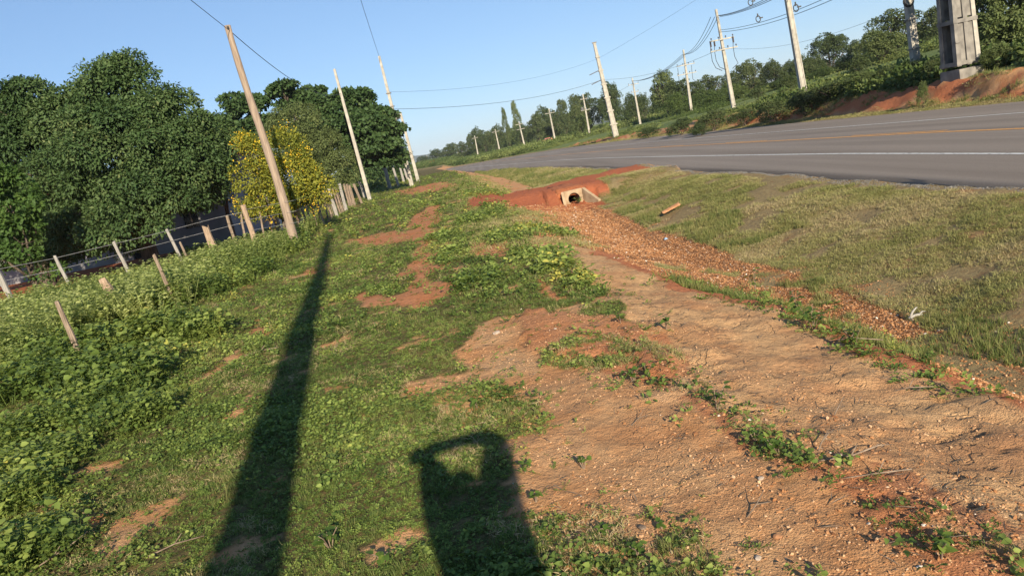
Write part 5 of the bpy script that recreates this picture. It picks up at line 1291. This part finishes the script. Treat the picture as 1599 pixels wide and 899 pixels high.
# ------------------------------------------------------------------ the photographer, standing at the camera
def person():
    g = Zs(.3, -.42); P = empty('person', (.30, -.42, g)); setp(P, 'person holding up a phone, casting the shadow with a ring of raised arms', 'person')
    o = Vector((.30, -.42, g))
    def skin(name, verts, edges, rad, mt, parent, root=0, sub=2):
        me = bpy.data.meshes.new(name); me.from_pydata([tuple(Vector(v)-o) for v in verts], edges, []); ob = link(name, me, mt, parent)
        m_ = ob.modifiers.new('skin', 'SKIN'); m_.use_smooth_shade = True
        for i, r in enumerate(rad): 
            sv = me.skin_vertices[0].data[i]; sv.radius = r if isinstance(r, tuple) else (r, r); sv.use_root = (i == root)
        s_ = ob.modifiers.new('sub', 'SUBSURF'); s_.levels = sub; s_.render_levels = sub; return ob
    z = g
    V = [(.31, -.42, z+.98), (.31, -.42, z+1.15), (.32, -.41, z+1.32), (.29, -.41, z+1.46), (.29, -.39, z+1.56), (.29, -.35, z+1.74),   # pelvis..neck
         (.20, -.42, z+.88), (.16, -.41, z+.50), (.14, -.43, z+.10), (.14, -.36, z+.03), (.13, -.24, z+.02),
         (.42, -.42, z+.88), (.46, -.41, z+.50), (.48, -.43, z+.10), (.48, -.36, z+.03), (.49, -.24, z+.02),
         (.14, -.39, z+1.53), (.125, -.30, z+1.70), (.13, -.20, z+1.85), (.09, -.09, z+1.89),
         (.43, -.39, z+1.58), (.49, -.35, z+1.80), (.61, -.29, z+2.05), (.42, -.12, z+2.01), (.09, -.05, z+1.97)]
    E_ = [(0,1),(1,2),(2,3),(3,4),(4,5),(0,6),(6,7),(7,8),(8,9),(9,10),(0,11),(11,12),(12,13),(13,14),(14,15),(3,16),(16,17),(17,18),(18,19),(3,20),(20,21),(21,22),(22,23),(23,24)]
    R_ = [(.15,.23),(.15,.24),(.14,.28),(.14,.27),.19,.11, .10,.07,.05,.045,.03, .10,.07,.05,.045,.03, .11,.12,.11,.085, .13,.13,.09,.05,.05]
    cm, nt, n_, l_, b_ = mat('clothes'); tc = N(nt, 'ShaderNodeTexCoord'); sp = N(nt, 'ShaderNodeSeparateXYZ'); l_.new(tc.outputs['Object'], sp.inputs[0])
    rp = ramp(nt, [(0, (.03, .025, .02)), (.045, (.045, .055, .085)), (.52, (.15, .16, .19))], 'CONSTANT'); dv = N(nt, 'ShaderNodeMath', operation='DIVIDE'); l_.new(sp.outputs[2], dv.inputs[0]); dv.inputs[1].default_value = 2.0
    l_.new(dv.outputs[0], rp.inputs[0]); l_.new(rp.outputs[0], b_.inputs['Base Color']); b_.inputs['Roughness'].default_value = .9
    body = skin('body', V, E_, R_, cm, P)
    hd = (.29, -.34, z+1.78)
    b = bmesh.new(); bmesh.ops.create_uvsphere(b, u_segments=20, v_segments=14, radius=1)
    for v in b.verts:
        x, y, zz = v.co; k = 1-.22*max(0, -zz); v.co = Vector((x*.084*k, y*.098*k+(.012 if zz < -.2 and y > 0 else 0), zz*.125))
    me = bpy.data.meshes.new('head'); b.to_mesh(me); b.free()
    for p_ in me.polygons: p_.use_smooth = True
    h = link('head', me, M['skin'], P, Vector(hd)-o); h.rotation_euler = (.15, .12, .3)
    def hp(nm, c, s_, mt):
        b = bmesh.new(); bmesh.ops.create_uvsphere(b, u_segments=12, v_segments=8, radius=1)
        for v in b.verts: v.co = Vector((v.co.x*s_[0], v.co.y*s_[1], v.co.z*s_[2]))
        me = bpy.data.meshes.new(nm); b.to_mesh(me); b.free()
        for p_ in me.polygons: p_.use_smooth = True
        q = link(nm, me, M[mt], h, c)
    hp('hair', (0, -.018, .035), (.094, .104, .108), 'hair'); hp('nose', (0, .100, -.01), (.013, .018, .024), 'skin'); hp('mouth', (0, .090, -.055), (.026, .010, .008), 'clay')
    for sx in (-1, 1): hp('eye', (sx*.03, .088, .015), (.012, .008, .008), 'bone'); hp('ear', (sx*.08, 0, -.005), (.012, .022, .03), 'skin')
    # hands: palm and five finger chains each
    def hand(w, palm_dir, up, fing_dir, nm):
        w = Vector(w); V = [w, w+palm_dir*.05, w+palm_dir*.085]; E2 = [(0, 1), (1, 2)]; rr = [.024, (.036, .018), (.038, .016)]
        for k in range(4):
            b0 = len(V); s0 = V[2]+up*(.027-.018*k); V += [s0, s0+fing_dir*.03+palm_dir*.02, s0+fing_dir*.055+palm_dir*.012, s0+fing_dir*(.075-.006*k)]
            E2 += [(2, b0), (b0, b0+1), (b0+1, b0+2), (b0+2, b0+3)]; rr += [.0095, .009, .0085, .007]
        b0 = len(V); V += [V[1]+up*.04, V[1]+up*.06+fing_dir*.03]; E2 += [(1, b0), (b0, b0+1)]; rr += [.012, .009]
        skin(nm, V, E2, rr, M['skin'], P, 0, 1)
    hand((-.005, -.055, z+1.875), Vector((.0, .0, 1)).normalized(), Vector((0, -1, 0)), Vector((.8, .1, .3)).normalized(), 'hand')
    hand((.10, -.05, z+1.965), Vector((-1, .1, -.15)).normalized(), Vector((0, -.2, 1)).normalized(), Vector((-.3, .1, -1)).normalized(), 'hand')
    ph = empty('phone', (.055, -.03, CAMH+.01)); setp(ph, 'phone held up over the head, seen only as the bar of its shadow', 'phone')
    MB().box((0, 0, 0), (.165, .009, .078)).build('shell', M['phone'], ph); MB().box((0, -.006, 0), (.155, .002, .072)).build('screen', M['glass'], ph)
person()

# ------------------------------------------------------------------ air
def haze():
    o = MB().box((0, 1500, 40), (9000, 9200, 130)).build('haze', None); o.data.materials.clear()
    m = bpy.data.materials.new('air'); m.use_nodes = True; nt = m.node_tree; nt.nodes.clear()
    v = nt.nodes.new('ShaderNodeVolumePrincipled'); v.inputs['Color'].default_value = (.80, .88, 1, 1); v.inputs['Density'].default_value = HAZE; v.inputs['Anisotropy'].default_value = 0.0
    q = nt.nodes.new('ShaderNodeOutputMaterial'); nt.links.new(v.outputs[0], q.inputs['Volume']); o.data.materials.append(m); setp(o, kind='stuff')
haze()
